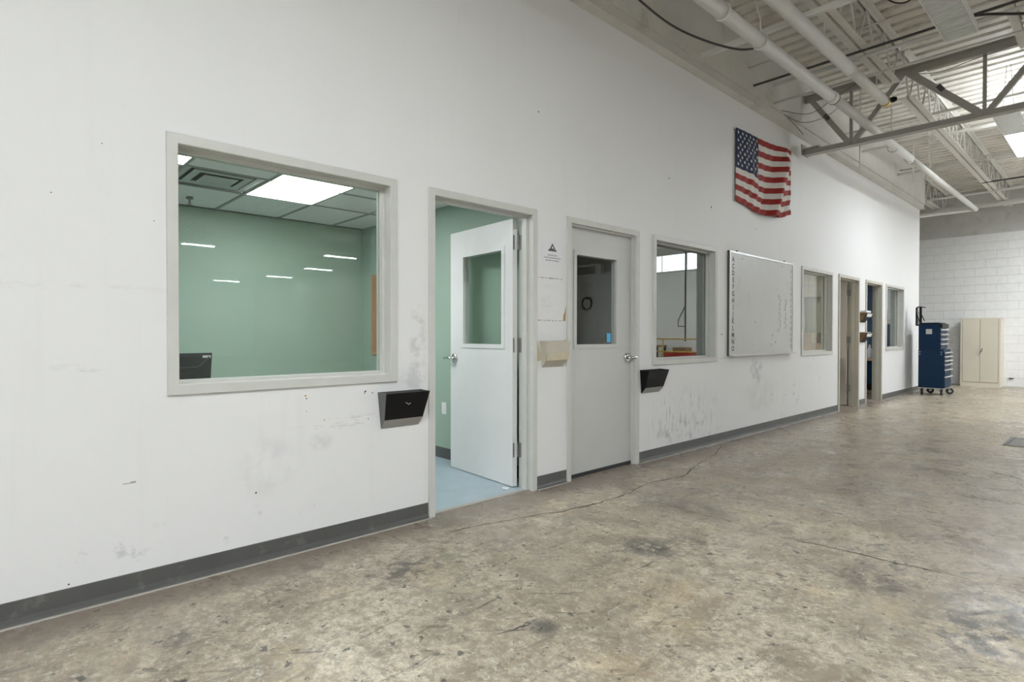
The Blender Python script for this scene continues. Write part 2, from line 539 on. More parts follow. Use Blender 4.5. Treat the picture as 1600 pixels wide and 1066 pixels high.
def text_mesh(txt, size, bold=0.0):
    """(verts, faces) of a text in its local xy plane, centred"""
    cu = bpy.data.curves.new('t', 'FONT')
    cu.body = txt
    cu.size = size
    cu.align_x, cu.align_y = 'CENTER', 'CENTER'
    cu.resolution_u = 2
    cu.offset = bold
    o = bpy.data.objects.new('t', cu)
    COL.objects.link(o)
    bpy.context.view_layer.update()
    dg = bpy.context.evaluated_depsgraph_get()
    me = o.evaluated_get(dg).to_mesh()
    v = [tuple(q.co) for q in me.vertices]
    f = [tuple(p.vertices) for p in me.polygons]
    o.evaluated_get(dg).to_mesh_clear()
    bpy.data.objects.remove(o, do_unlink=True)
    bpy.data.curves.remove(cu)
    return v, f


# ================================================================== STRUCTURE
Y0, YEND, YFAR = -8.0, 15.07, 17.75
XR = 31.0
ZDECK = 4.72
ZS = 3.95
TH = 0.14

WIN = {1: (0.650, 1.917), 2: (4.765, 6.027), 3: (8.455, 9.700), 4: (12.556, 13.822)}
DOOR = {1: (2.156, 3.168), 2: (3.520, 4.534), 3: (9.965, 10.985), 4: (11.335, 12.315)}
WZ0, WZ1, DZ = 0.917, 2.185, 2.184

# ---- floor
fl = struct(MB().box(-6.0, XR + 0.3, Y0 - 0.3, YFAR + 0.3, -0.2, 0.0).build('floor', MT['floor']),
            'worn stained concrete floor of the hall')


# cracks in the slab: thin ribbons let into the surface
def ribbon(pts, wid, z=0.0012):
    mb = MB()
    P = []
    for i in range(len(pts) - 1):
        a, b = Vector(pts[i]).to_2d(), Vector(pts[i + 1]).to_2d()
        k = max(2, int((b - a).length / 0.05))
        nrm = Vector((-(b - a).y, (b - a).x)).normalized()
        for j in range(k):
            P.append(a.lerp(b, j / k) + nrm * random.uniform(-0.012, 0.012) * min(1.0, len(pts) / 9))
    P.append(Vector(pts[-1]).to_2d())
    v, f = [], []
    for i, p in enumerate(P):
        t = (P[min(i + 1, len(P) - 1)] - P[max(i - 1, 0)]).normalized()
        nrm = Vector((-t.y, t.x))
        wd = wid * random.uniform(0.35, 1.2) * min(1.0, 0.25 + i / 4, 0.25 + (len(P) - 1 - i) / 4)
        v += [(p.x + nrm.x * wd, p.y + nrm.y * wd, z), (p.x - nrm.x * wd, p.y - nrm.y * wd, z)]
        if i:
            f.append((2 * i - 2, 2 * i - 1, 2 * i + 1, 2 * i))
    mb.add(v, f)
    return mb


for pts, wd in [([(0.314, 2.087), (0.338, 2.27), (0.43, 2.69), (0.51, 2.92), (0.555, 3.21), (0.549, 3.645), (0.469, 3.978), (0.56, 4.4), (0.374, 5.02), (0.297, 5.457), (0.12, 5.93)], 0.006),
                ([(0.58, 3.60), (0.73, 3.589), (1.0, 3.582), (1.208, 3.556), (1.5, 3.56)], 0.0022),
                ([(1.75, 3.52), (2.161, 3.552), (2.31, 3.558), (2.446, 3.583), (2.62, 3.585)], 0.005),
                ([(2.277, 6.60), (2.553, 6.40)], 0.010),
                ([(2.365, 5.134), (2.532, 5.204)], 0.007),
                ([(1.195, 1.551), (1.192, 1.653), (1.178, 1.73)], 0.006),
                ([(1.409, 1.502), (1.433, 1.586), (1.448, 1.663), (1.439, 1.71)], 0.0035),
                ([(1.422, 2.448), (1.428, 2.525), (1.423, 2.633)], 0.006),
                ([(1.078, 1.072), (1.059, 1.181), (1.044, 1.265)], 0.0035)]:
    ribbon(pts, wd).build('crack', MT['crack'], fl)

# ---- office wall (x = 0 face), with its door and window openings
openings = [(a + 0.02, b - 0.02, WZ0 + 0.02, WZ1 - 0.02) for a, b in WIN.values()] + \
           [(a + 0.02, b - 0.02, 0.0, DZ - 0.02) for a, b in DOOR.values()]
openings.sort()
mb = MB()
y = Y0
for (a, b, z0, z1) in openings:
    mb.box(-TH, 0, y, a, 0, ZS)
    if z0 > 0:
        mb.box(-TH, 0, a, b, 0, z0)
    mb.box(-TH, 0, a, b, z1, ZS)
    y = b
mb.box(-TH, 0, y, YEND, 0, ZS)
mb.box(-4.0, -TH, YEND - TH, YEND, 0, ZDECK)            # end return of the office block
wl = struct(mb.build('wall_left', MT['wall']), 'long white scuffed office wall with doors and windows')

# upper bulkhead overhanging the wall
mb = MB()
mb.box(-TH, 0.105, Y0, YEND, ZS, ZS + 0.012)              # soffit lip
mb.box(-TH, 0.075, Y0, YEND, ZS + 0.012, ZS + 0.11)       # set-back band
mb.box(-TH, 0.094, Y0, YEND, ZS + 0.11, ZDECK)            # bulkhead face
struct(mb.build('trim_1', MT['upper']), 'overhanging bulkhead above the office wall')

# ---- vinyl base along the wall
def base_profile():
    return [(0.0, 0.0), (0.020, 0.0), (0.018, 0.004), (0.008, 0.012), (0.004, 0.03), (0.004, 0.100), (0.0, 0.102)]


segs = [(Y0, DOOR[1][0]), (DOOR[1][1], DOOR[2][0]), (DOOR[2][1], DOOR[3][0]), (DOOR[3][1], DOOR[4][0]), (DOOR[4][1], YEND)]
bb = sroot('baseboard_left', 'grey vinyl cove base along the office wall', (0, 0, 0))
for a, b in segs:
    prof = base_profile()
    n = max(1, int((b - a) / 1.22 + 0.5))
    for k in range(n):
        MB().prism(prof, 1, a + (b - a) * k / n + 0.0006, a + (b - a) * (k + 1) / n - 0.0006).build('base_strip', MT['rubber'], bb)
    MB().prism([(0.019, 0.0), (0.032, 0.0), (0.030, 0.0035), (0.020, 0.005)], 1, a, b).build('edge_strip', MT['caulk'], bb)

# ---- far block wall
wf = struct(MB().box(-4.0, XR, YFAR, YFAR + 0.25, 0, ZDECK).build('wall_far', MT['mortar']), 'white painted concrete block end wall')
CH, CL = 0.2028, 0.4064
NC = 18
bx0, ncol = -1.05, 11
me_block = {}


def block_mesh(L):
    k = round(L, 4)
    if k not in me_block:
        g, d, c = 0.0016, 0.0050, 0.0030
        x0, x1, z0, z1 = 0.0004, L - 0.0004, g, CH - g
        e = 0.0012
        v = [(x0, 0, z0), (x1, 0, z0), (x1, 0, z1), (x0, 0, z1),
             (x0 + e, -d, z0 + c), (x1 - e, -d, z0 + c), (x1 - e, -d, z1 - c), (x0 + e, -d, z1 - c)]
        f = [(4, 5, 6, 7), (0, 1, 5, 4), (1, 2, 6, 5), (2, 3, 7, 6), (3, 0, 4, 7)]
        me = bpy.data.meshes.new('block')
        me.from_pydata(v, [], f)
        me.materials.append(MT['block'])
        me.update()
        me_block[k] = me
    return me_block[k]


for r in range(NC):
    off = 0.0 if r % 2 else -CL / 2
    for c in range(ncol + (0 if r % 2 else 1)):
        x = bx0 + off + c * CL
        x0 = max(x, bx0)
        x1 = min(x + CL, bx0 + ncol * CL)
        o = bpy.data.objects.new('block', block_mesh(x1 - x0))
        o.location = (x0, YFAR - random.uniform(0.0, 0.0030), r * CH)
        COL.objects.link(o)
        o.parent = wf
# blocks beyond the ones in view, joined
mb = MB()
for lo, hi in ((-4.0, bx0), (bx0 + ncol * CL, XR)):
    for r in range(NC):
        x = lo - (CL / 2 if r % 2 else 0)
        while x < hi:
            a, b = max(x, lo) + 0.0025, min(x + CL, hi) - 0.0025
            if b - a > 0.02:
                mb.add([(a, YFAR - 0.006, r * CH + 0.0025), (b, YFAR - 0.006, r * CH + 0.0025),
                        (b, YFAR - 0.006, (r + 1) * CH - 0.0025), (a, YFAR - 0.006, (r + 1) * CH - 0.0025),
                        (a, YFAR, r * CH), (b, YFAR, r * CH), (b, YFAR, (r + 1) * CH), (a, YFAR, (r + 1) * CH)],
                       [(0, 1, 2, 3), (4, 5, 1, 0), (5, 6, 2, 1), (6, 7, 3, 2), (7, 4, 0, 3)])
            x += CL
o = mb.build('block_field', MT['block'], wf)
o['kind'] = 'stuff'
MB().box(-4.0, XR, YFAR - 0.012, YFAR, NC * CH, ZDECK).build('bond_beam', MT['lintel'], wf)

# ---- remaining hall shell
struct(MB().box(XR, XR + 0.25, Y0, YFAR, 0, ZDECK).build('wall_right', MT['wall']), 'far right-hand wall of the hall')
struct(MB().box(-4.0, XR, Y0 - 0.25, Y0, 0, ZDECK).build('wall_rear', MT['wall']), 'rear wall of the hall')
struct(MB().box(-4.2, -4.0, Y0, YFAR, 0, ZDECK).build('wall_outer', MT['wall']), 'outer wall behind the offices')

mb = MB().box(12.0, 12.2, 11.6, 13.3, 0, ZDECK).box(12.0, 12.2, 15.1, YFAR, 0, ZDECK).box(12.0, 12.2, 13.3, 15.1, 2.6, ZDECK).box(12.2, XR, 11.6, 11.8, 0, ZDECK)  # invented bay, unseen, added to hold the side daylight
struct(mb.build('wall_added_bay', MT['wall']), 'added unseen bay wall with an opening, put in to hold the side daylight')
# roof deck: ribbed steel sheet, ribs running away from the office wall
mb = MB()
pitch = 0.203
prof = []
y = Y0 - 0.2
while y < YFAR + 0.25:
    prof += [(y, ZDECK), (y + 0.115, ZDECK), (y + 0.132, ZDECK + 0.042), (y + 0.186, ZDECK + 0.042)]
    y += pitch
top = [(p[0], ZDECK + 0.06) for p in prof]
nP = len(prof)
v = [(-4.2, p[0], p[1]) for p in prof] + [(XR + 0.2, p[0], p[1]) for p in prof]
f = [(i, i + 1, nP + i + 1, nP + i) for i in range(nP - 1)]
mb.add(v, f)
mb.box(-4.2, XR + 0.2, Y0 - 0.2, YFAR + 0.25, ZDECK + 0.06, ZDECK + 0.12)
struct(mb.build('ceiling', MT['deck']), 'ribbed white steel roof deck')

# ---- rooms behind the office wall
# office with green walls
GX, GY0, GY1, GZ = -3.02, -0.6, 3.30, 2.445
mb = MB()
mb.box(GX - 0.1, GX, GY0, GY1, 0, GZ)
struct(mb.build('wall_office_back', MT['green']), 'green back wall inside the office')
struct(MB().box(GX, -TH, GY1, GY1 + 0.06, 0, GZ + 0.1).build('wall_office_side', MT['green']), 'green side wall inside the office')
struct(MB().box(GX, -TH, GY0 - 0.06, GY0, 0, GZ + 0.1).build('wall_office_near', MT['green']), 'green near wall inside the office')
struct(MB().box(-TH - 0.004, -TH, GY0, WIN[1][0] + 0.02, 0, GZ).box(-TH - 0.004, -TH, WIN[1][1] - 0.02, DOOR[1][0] + 0.02, 0, GZ)
       .box(-TH - 0.004, -TH, WIN[1][0] + 0.02, WIN[1][1] - 0.02, 0, WZ0 + 0.02).box(-TH - 0.004, -TH, WIN[1][0], GY1, DZ, GZ)
       .build('wall_office_front', MT['green']), 'green inner face of the office front wall')
fo = struct(MB().box(GX, -0.06, GY0, GY1, 0.0, 0.006).build('floor_office', MT['office_floor']), 'blue-grey office floor')
MB().box(-0.062, -0.025, DOOR[1][0] + 0.05, DOOR[1][1] - 0.05, 0.0, 0.008).build('threshold_strip', MT['caulk'], fo)
bo = struct(MB().box(GX, -TH, GY1 - 0.006, GY1, 0.006, 0.11).box(GX, GX + 0.006, GY0, GY1, 0.006, 0.11)
            .build('baseboard_office', MT['rubber']), 'dark vinyl base in the green office')
# suspended ceiling of single tiles in a grid
co = sroot('ceiling_office', 'suspended tile ceiling in the green office', (0, 0, 0))
MB().box(GX, -TH, GY0, GY1, GZ + 0.06, GZ + 0.10).build('ceiling_void', MT['tile'], co)
gx = [-2.165 + 0.61 * k for k in range(-2, 5)]
gx = sorted(set([GX] + [g for g in [-2.775, -2.165, -1.555, -0.945, -0.335] if g > GX] + [-TH]))
gy = sorted([GY0, -0.13, 0.48, 1.09, 1.70, 2.31, 2.92, GY1])
gx = [GX, -2.165, -1.555, -0.945, -TH]
for i in range(len(gx) - 1):
    for j in range(len(gy) - 1):
        if gy[j] == 1.70 and gx[i] in (-2.165, -1.555):
            continue                                       # troffer
        if gy[j] == 1.09 and gx[i] == -2.165:
            continue                                       # diffuser
        if gy[j] == 0.48 and gx[i] in (-2.165, -1.555) and False:
            continue
        MB().box(gx[i] + 0.010, gx[i + 1] - 0.010, gy[j] + 0.010, gy[j + 1] - 0.010, GZ + 0.008, GZ + 0.022).build('ceiling_tile', MT['tile'], co)
for g in gx[1:-1]:
    MB().box(g - 0.012, g + 0.012, GY0, GY1, GZ, GZ + 0.008).build('grid_bar', MT['tbar'], co)
for g in gy[1:-1]:
    MB().box(GX, -TH, g - 0.012, g + 0.012, GZ - 0.001, GZ + 0.007).build('grid_bar', MT['tbar'], co)

# dim workshop behind door 2 and window 2
mb = MB()
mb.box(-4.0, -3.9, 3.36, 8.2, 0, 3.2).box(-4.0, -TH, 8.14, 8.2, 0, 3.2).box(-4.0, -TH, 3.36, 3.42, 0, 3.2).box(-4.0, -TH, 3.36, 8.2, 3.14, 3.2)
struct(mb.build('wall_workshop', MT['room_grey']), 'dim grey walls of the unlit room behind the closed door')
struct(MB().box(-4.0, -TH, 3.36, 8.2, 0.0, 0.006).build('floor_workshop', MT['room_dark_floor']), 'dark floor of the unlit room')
# cream room behind window 3 / door 3
mb = MB()
mb.box(-4.0, -3.9, 8.2, 11.12, 0, 2.6).box(-4.0, -TH, 11.10, 11.16, 0, 2.6).box(-4.0, -TH, 8.2, 8.26, 0, 2.6).box(-4.0, -TH, 8.2, 11.12, 2.55, 2.6)
struct(mb.build('wall_cream_room', MT['room_cream']), 'cream walls of the room behind the open taupe door')
# blue room behind door 4 / window 4
mb = MB()
mb.box(-4.0, -3.9, 11.16, 14.93, 0, 2.6).box(-4.0, -TH, 14.86, 14.92, 0, 2.6).box(-4.0, -TH, 11.16, 11.2, 0, 2.6).box(-4.0, -TH, 11.16, 14.93, 2.55, 2.6)
struct(mb.build('wall_blue_room', MT['room_blue']), 'dark blue walls of the small room at the far end')


# ================================================================== WINDOWS AND DOORS
def frame_mesh(prof, y0, y1, z0, z1, closed):
    """mitred frame; prof = list of (inset a, depth x)"""
    mb = MB()
    n = len(prof)
    if closed:
        cs = [lambda a: (y0 + a, z0 + a), lambda a: (y0 + a, z1 - a), lambda a: (y1 - a, z1 - a), lambda a: (y1 - a, z0 + a)]
    else:
        cs = [lambda a: (y0 + a, 0.0), lambda a: (y0 + a, z1 - a), lambda a: (y1 - a, z1 - a), lambda a: (y1 - a, 0.0)]
    v = []
    for c in cs:
        for a, x in prof:
            q = c(a)
            v.append((x, q[0], q[1]))
    f = []
    m = len(cs)
    for k in range(m if closed else m - 1):
        for i in range(n):
            j = (i + 1) % n
            f.append((k * n + i, k * n + j, ((k + 1) % m) * n + j, ((k + 1) % m) * n + i))
    if not closed:
        f.append(tuple(range(n)))
        f.append(tuple((m - 1) * n + i for i in reversed(range(n))))
    mb.add(v, f)
    return mb


WPROF = [(0.0, 0.0), (0.0, 0.013), (0.003, 0.016), (0.047, 0.016), (0.050, 0.013), (0.050, -0.055), (0.020, -0.055), (0.020, -TH), (0.0, -TH)]
WSTOP = [(0.020, -0.055), (0.050, -0.055), (0.050, -0.058), (0.066, -0.058), (0.066, -0.096), (0.020, -0.096)]
WBEAD = [(0.020, -0.106), (0.066, -0.106), (0.066, -0.13), (0.05, -TH), (0.020, -TH)]
win_labels = {1: 'big office window looking into the lit green office', 2: 'dark reflective window between the closed door and the whiteboard',
              3: 'window just right of the whiteboard', 4: 'window at the far end beside the navy tool cart'}
for k, (a, b) in WIN.items():
    root = sroot('window_%d' % k, win_labels[k], (0, (a + b) / 2, WZ0))
    frame_mesh(WPROF, a, b, WZ0, WZ1, True).build('window_frame', MT['frame'], root)
    frame_mesh(WSTOP, a, b, WZ0, WZ1, True).build('glazing_stop', MT['frame'], root)
    frame_mesh(WBEAD, a, b, WZ0, WZ1, True).build('glazing_bead', MT['frame'], root)
    g = MT['glass_coat'] if k == 2 else MT['glass']
    MB().box(-0.105, -0.099, a + 0.055, b - 0.055, WZ0 + 0.055, WZ1 - 0.055).build('pane', g, root)

DPROF = [(0.0, 0.0), (0.0, 0.013), (0.003, 0.016), (0.047, 0.016), (0.050, 0.013), (0.050, -0.045), (0.066, -0.045), (0.066, -0.095), (0.050, -0.095), (0.050, -TH), (0.0, -TH)]
# closed door sits behind the hall-side rabbet: stop on the room side
DPROF2 = [(0.0, 0.0), (0.0, 0.013), (0.003, 0.016), (0.047, 0.016), (0.050, 0.013), (0.050, -0.010), (0.064, -0.010), (0.064, -0.042), (0.050, -0.042), (0.050, -TH), (0.0, -TH)]


def lever(parent, mat, name='handle'):
    """lever set on a leaf in the local leaf frame: rose + spindle + lever, at origin, face normal +n (local -Y)"""
    mb = MB()
    mb.tube([(0, 0, 0), (0, -0.012, 0), (0, -0.016, 0)], [0.042, 0.042, 0.030], 20)
    mb.tube([(0, -0.014, 0), (0, -0.030, 0), (0, -0.044, 0)], [0.016, 0.013, 0.014], 14)
    mb.tube([(-0.012, -0.046, 0.0), (0.02, -0.048, 0.002), (0.06, -0.050, 0.004), (0.10, -0.050, 0.0), (0.118, -0.044, -0.002)],
            [0.014, 0.014, 0.012, 0.011, 0.008], 10)
    return mb


def leaf(root, mat, width, height, T, lite=True, handle_at='free', hinges=True, glass_mat=None, lite_box=(0.105, 0.725, 1.10, 1.925)):
    """door leaf built in local coords: X from hinge (0) to free edge (width), Y thickness 0..0.044, Z up.
       T maps local to world."""
    th = 0.044
    z0 = 0.012
    l0, l1, lz0, lz1 = lite_box
    mb = MB()
    i = 0.028
    if lite:
        mb.box(0, l0 + i, 0, th, z0, height).box(l1 - i, width, 0, th, z0, height)
        mb.box(l0 + i, l1 - i, 0, th, z0, lz0 + i).box(l0 + i, l1 - i, 0, th, lz1 - i, height)
    else:
        mb.box(0, width, 0, th, z0, height)
    lf = mb.xform(T).build('door_leaf', mat, root)
    if lite:
        fr = MB()
        for (ya, yb) in ((-0.008, 0.0), (th, th + 0.008)):
            fr.box(l0, l0 + 0.034, ya, yb, lz0, lz1).box(l1 - 0.034, l1, ya, yb, lz0, lz1)
            fr.box(l0 + 0.034, l1 - 0.034, ya, yb, lz0, lz0 + 0.034).box(l0 + 0.034, l1 - 0.034, ya, yb, lz1 - 0.034, lz1)
        fr.xform(T).build('lite_frame', mat, lf)
        MB().box(l0 + i, l1 - i, 0.019, 0.025, lz0 + i, lz1 - i).xform(T).build('pane', glass_mat or MT['glass_door'], lf)
    hx = width - 0.07 if handle_at == 'free' else 0.07
    sgn = -1
    hm = lever(None, None)
    hm.xform(Matrix.Translation((hx, 0, 1.0)) @ Matrix.Scale(sgn, 4, (1, 0, 0)) if False else Matrix.Translation((hx, 0, 1.0)))
    hm.xform(T).build('door_handle', MT['chrome'], lf, smooth=True)
    return lf


def hinge_set(root, T, heights, mat=MT['hinge']):
    """butt hinges at local x=0 edge; one plate on the leaf edge, one on the jamb, knuckle between"""
    for z in heights:
        mb = MB()
        mb.box(-0.0025, 0.0, 0.002, 0.040, z - 0.057, z + 0.057)
        mb.box(-0.040, -0.0375, 0.002, 0.040, z - 0.057, z + 0.057)
        mb.box(-0.0375, -0.0025, 0.042, 0.044, z - 0.057, z + 0.057)
        for q in range(5):
            mb.tube([(-0.018, 0.049, z - 0.055 + q * 0.0222), (-0.018, 0.049, z - 0.034 + q * 0.0222)], 0.0065, 10)
        mb.xform(T).build('hinge', mat, root)


# door 1: open inwards, hinged on its right jamb
def swing(hx, hy, ang):
    """local X -> direction ang (from -x axis turning towards +y)"""
    d = Vector((-math.cos(ang), math.sin(ang), 0))
    n = Vector((math.sin(ang), math.cos(ang), 0))          # local Y (away from the camera side, +y)
    M = Matrix(((d.x, n.x, 0, hx), (d.y, n.y, 0, hy), (0, 0, 1, 0), (0, 0, 0, 1)))
    return M


a, b = DOOR[1]
r1 = sroot('door_1', 'open pale grey door with a glazed panel leading to the green office', (0, (a + b) / 2, 0))
frame_mesh(DPROF, a, b, 0, DZ, False).build('door_frame', MT['frame'], r1)
T1 = swing(-0.155, 3.062, 0.075)
leaf(r1, MT['leaf'], 0.905, 2.125, T1)
hm = MB()
for z in (1.94, 1.13, 0.30):
    hm = MB()
    hm.box(-0.156, -0.1535, 3.064, 3.104, z - 0.057, z + 0.057)
    hm.box(-0.151, -0.141, 3.1145, 3.1175, z - 0.057, z + 0.057)
    hm.box(-0.141, -0.104, 3.1145, 3.1175, z - 0.057, z + 0.057)
    for q in range(5):
        hm.tube([(-0.146, 3.109, z - 0.055 + q * 0.0222), (-0.146, 3.109, z - 0.034 + q * 0.0222)], 0.0062, 10)
    hm.build('hinge', MT['hinge'], r1)

# door 2: closed, handle on its right
a, b = DOOR[2]
r2 = sroot('door_2', 'closed grey door with dark glass and a chrome lever', (0, (a + b) / 2, 0))
frame_mesh(DPROF2, a, b, 0, DZ, False).build('door_frame', MT['frame'], r2)
T2 = Matrix(((0, -1, 0, -0.044), (1, 0, 0, a + 0.053), (0, 0, 1, 0), (0, 0, 0, 1)))   # local X -> +y, local Y -> -x
l2 = leaf(r2, MT['leaf_grey'], b - a - 0.106, 2.13, T2, lite_box=(0.085, 0.705, 1.095, 1.925))
MB().box(-0.050, -0.036, a + 0.056, b - 0.056, 0.0, 0.030).build('door_sweep', MT['black_rubber'], l2)
MB().box(-0.0625, -0.0615, 4.135, 4.19, 1.146, 1.226).build('blue_sticker', MT['sticker'], l2)['label'] = 'bright blue sticker'

# door 3: open inwards, hinged on its right jamb
a, b = DOOR[3]
r3 = sroot('door_3', 'narrow open taupe door to the cream room', (0, (a + b) / 2, 0))
frame_mesh(DPROF, a, b, 0, DZ, False).build('door_frame', MT['frame_tan'], r3)
T3 = swing(-0.155, b - 0.118, 0.04)
l3 = leaf(r3, MT['leaf_warm'], 0.905, 2.125, T3)
for z in (1.94, 1.13, 0.30):
    hm = MB()
    yb = b - 0.0505
    hm.box(-0.1565, -0.1535, yb - 0.064, yb - 0.014, z - 0.057, z + 0.057)
    hm.box(-0.141, -0.104, yb - 0.003, yb, z - 0.057, z + 0.057)
    hm.box(-0.151, -0.141, yb - 0.003, yb, z - 0.057, z + 0.057)
    hm.tube([(-0.146, yb - 0.01, z - 0.057), (-0.146, yb - 0.01, z + 0.057)], 0.0062, 10)
    hm.build('hinge', MT['hinge'], r3)

# door 4: doorway with the leaf folded right back
a, b = DOOR[4]
r4 = sroot('door_4', 'far open doorway to the dark blue room', (0, (a + b) / 2, 0))
frame_mesh(DPROF, a, b, 0, DZ, False).build('door_frame', MT['frame_tan'], r4)
T4 = swing(-0.155, a + 0.053, -0.02)
leaf(r4, MT['leaf_warm'], 0.88, 2.125, T4, lite=True)

# clerestory window high in the far wall (out of frame, seen mirrored in the dark glass)
wc = sroot('window_5', 'bright clerestory window high in the block end wall', (7.2, YFAR, 3.45))
MB().box(6.0, 8.9, YFAR - 0.03, YFAR - 0.02, 3.45, 4.0).build('pane', MT['sky_pane'], wc)
mb = MB().box(5.94, 6.0, YFAR - 0.05, YFAR - 0.01, 3.39, 4.06).box(8.9, 8.96, YFAR - 0.05, YFAR - 0.01, 3.39, 4.06)
mb.box(6.0, 8.9, YFAR - 0.05, YFAR - 0.01, 3.39, 3.45).box(6.0, 8.9, YFAR - 0.05, YFAR - 0.01, 4.0, 4.06)
for q in (6.97, 7.94):
    mb.box(q - 0.02, q + 0.02, YFAR - 0.05, YFAR - 0.01, 3.45, 4.0)
mb.build('window_frame', MT['frame'], wc)
for nm, lb, args in (('added_doorway', 'added doorway frame behind the camera, around the rear fill light', (3.6, 8.8, Y0, Y0 + 0.05)),):
    rr = sroot(nm, lb, (6.2, Y0, 0))  # added frame round the rear fill lamp; the wall behind is solid
    MB().box(3.5, 3.65, Y0, Y0 + 0.08, 0, 2.95).build('door_jamb', MT['frame'], rr)
    MB().box(8.75, 8.9, Y0, Y0 + 0.08, 0, 2.95).build('door_jamb', MT['frame'], rr)
    MB().box(3.65, 8.75, Y0, Y0 + 0.08, 2.83, 2.95).build('door_head', MT['frame'], rr)
# ================================================================== ROOF STEEL
YG = 8.28
g = thing('roof_girder', 'white steel roof girder with zigzag web crossing above the flag', 'girder', (0.094, YG, 3.66))
XE = 9.5
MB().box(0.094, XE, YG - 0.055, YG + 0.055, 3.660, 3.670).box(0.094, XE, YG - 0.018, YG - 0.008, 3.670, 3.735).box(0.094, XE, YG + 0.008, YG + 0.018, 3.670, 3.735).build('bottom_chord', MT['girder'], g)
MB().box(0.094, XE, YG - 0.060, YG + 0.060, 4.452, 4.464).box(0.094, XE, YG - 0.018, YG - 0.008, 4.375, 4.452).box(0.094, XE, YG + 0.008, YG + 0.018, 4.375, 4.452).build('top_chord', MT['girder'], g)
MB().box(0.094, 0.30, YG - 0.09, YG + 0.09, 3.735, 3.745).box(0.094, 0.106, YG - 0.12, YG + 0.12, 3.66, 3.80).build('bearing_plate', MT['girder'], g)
k = 0
xb = 0.67
xt = 0.18
while xb < XE - 0.7:
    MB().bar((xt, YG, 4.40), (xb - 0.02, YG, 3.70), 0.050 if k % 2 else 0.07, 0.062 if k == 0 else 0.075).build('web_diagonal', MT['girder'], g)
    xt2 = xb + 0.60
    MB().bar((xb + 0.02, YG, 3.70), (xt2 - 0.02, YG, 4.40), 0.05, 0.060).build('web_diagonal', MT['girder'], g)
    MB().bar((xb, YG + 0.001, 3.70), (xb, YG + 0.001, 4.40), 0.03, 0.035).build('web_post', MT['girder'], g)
    MB().bar(((xt + xb) / 2 - 0.06, YG - 0.045, (4.40 + 3.70) / 2 + 0.09), ((xt + xb) / 2 - 0.01, YG - 0.045, (4.40 + 3.70) / 2 + 0.02), 0.012, 0.05).build('web_clip', MT['conduit'], g)
    xt = xt2 + 0.02
    xb += 1.345
    k += 1


def joist(x, y0, y1, label, zb=4.20, zt=4.665):
    t = thing('bar_joist', label, 'joist', (x, y0, zb), 'open web roof joists')
    for s in (-1, 1):
        MB().box(x + s * 0.013, x + s * 0.080, y0 + (0.25 if y0 > 0 else 0), y1 - 0.25, zb, zb + 0.008).box(x + s * 0.012, x + s * 0.018, y0 + (0.25 if y0 > 0 else 0), y1 - 0.25, zb + 0.008, zb + 0.05).build('bottom_chord', MT['steel'], t)
        MB().box(x + s * 0.012, x + s * 0.070, y0, y1, zt + 0.045, zt + 0.055).box(x + s * 0.012, x + s * 0.018, y0, y1, zt, zt + 0.045).build('top_chord', MT['steel'], t)
    n = max(2, int((y1 - y0) / 0.61))
    st = (y1 - y0) / n
    for i in range(n):
        ya = y0 + i * st
        MB().tube([(x, ya + 0.02, zt + 0.03), (x, ya + st / 2 - 0.02, zb + 0.03)], 0.011, 8).build('web_rod', MT['steel'], t)
        MB().tube([(x, ya + st / 2 + 0.02, zb + 0.03), (x, ya + st - 0.02, zt + 0.03)], 0.011, 8).build('web_rod', MT['steel'], t)
    return t


joist(1.205, Y0 + 0.1, YG - 0.07, 'bar joist on the camera side of the girder, ending above the brass pipe end')
joist(1.215, YG + 0.07, YFAR - 0.1, 'bar joist beyond the girder running to the block end wall')
joist(0.02, YEND + 0.05, YFAR - 0.1, 'short bar joist glimpsed past the end of the office wall')
joist(2.42, Y0 + 0.1, YG - 0.07, 'bar joist above the unlit ribbed ceiling light')
joist(2.42, YG + 0.07, YFAR - 0.1, 'bar joist above the lit ceiling light beyond the girder')

# lateral members, conduits and pipes crossing from the wall
def cross(name, label, cat, y, z, r, mat, x0=0.094, x1=9.0, square=False, x0z=None):
    mb = MB()
    if square:
        mb.box(x0, x1, y - r, y + r, z - r, z + r)
    else:
        mb.tube([(x0, y, z), (x1, y, z)], r, 10)
    o = mb.build(name, mat, None, smooth=not square)
    return tag(o, label, cat, 'members crossing under the roof deck')


cross('bridging_angle', 'white square bridging bar nearest the camera, crossing behind the two big pipes', 'brace', 5.50, 4.107, 0.024, MT['pipe'], square=True)
cross('bridging_rod', 'thin dark rod second from the camera under the deck', 'brace', 6.59, 4.334, 0.009, MT['steel'])
cross('electrical_conduit', 'dark conduit crossing in front of the girder', 'conduit', 6.72, 4.165, 0.013, MT['conduit'])
cross('sprinkler_branch', 'pale pipe strapped below the dark conduit', 'pipe', 6.79, 4.128, 0.017, MT['pipe'], x0=0.30)
cross('electrical_conduit', 'pale conduit just in front of the girder top chord', 'conduit', 7.29, 4.115, 0.012, MT['pipe'])
cross('bridging_angle', 'pale bridging bar first beyond the girder', 'brace', 9.66, 4.269, 0.017, MT['steel'], square=True)
cross('bridging_angle', 'pale bridging bar second beyond the girder', 'brace', 10.77, 4.267, 0.017, MT['steel'], square=True)
cross('sprinkler_branch', 'pale pipe meeting the bulkhead near its far end', 'pipe', 12.9, 4.29, 0.022, MT['pipe'])
cross('electrical_conduit', 'thin conduit above the pipe near the far end of the bulkhead', 'conduit', 13.08, 4.40, 0.014, MT['steel'])
cross('bridging_angle', 'bright double bridging bar just short of the end wall', 'brace', 15.25, 4.17, 0.016, MT['pipe'], x0=-3.9, square=True)
cross('electrical_conduit', 'black conduit hung across the far joist', 'conduit', 14.4, 4.20, 0.014, MT['conduit'], x0=1.15)
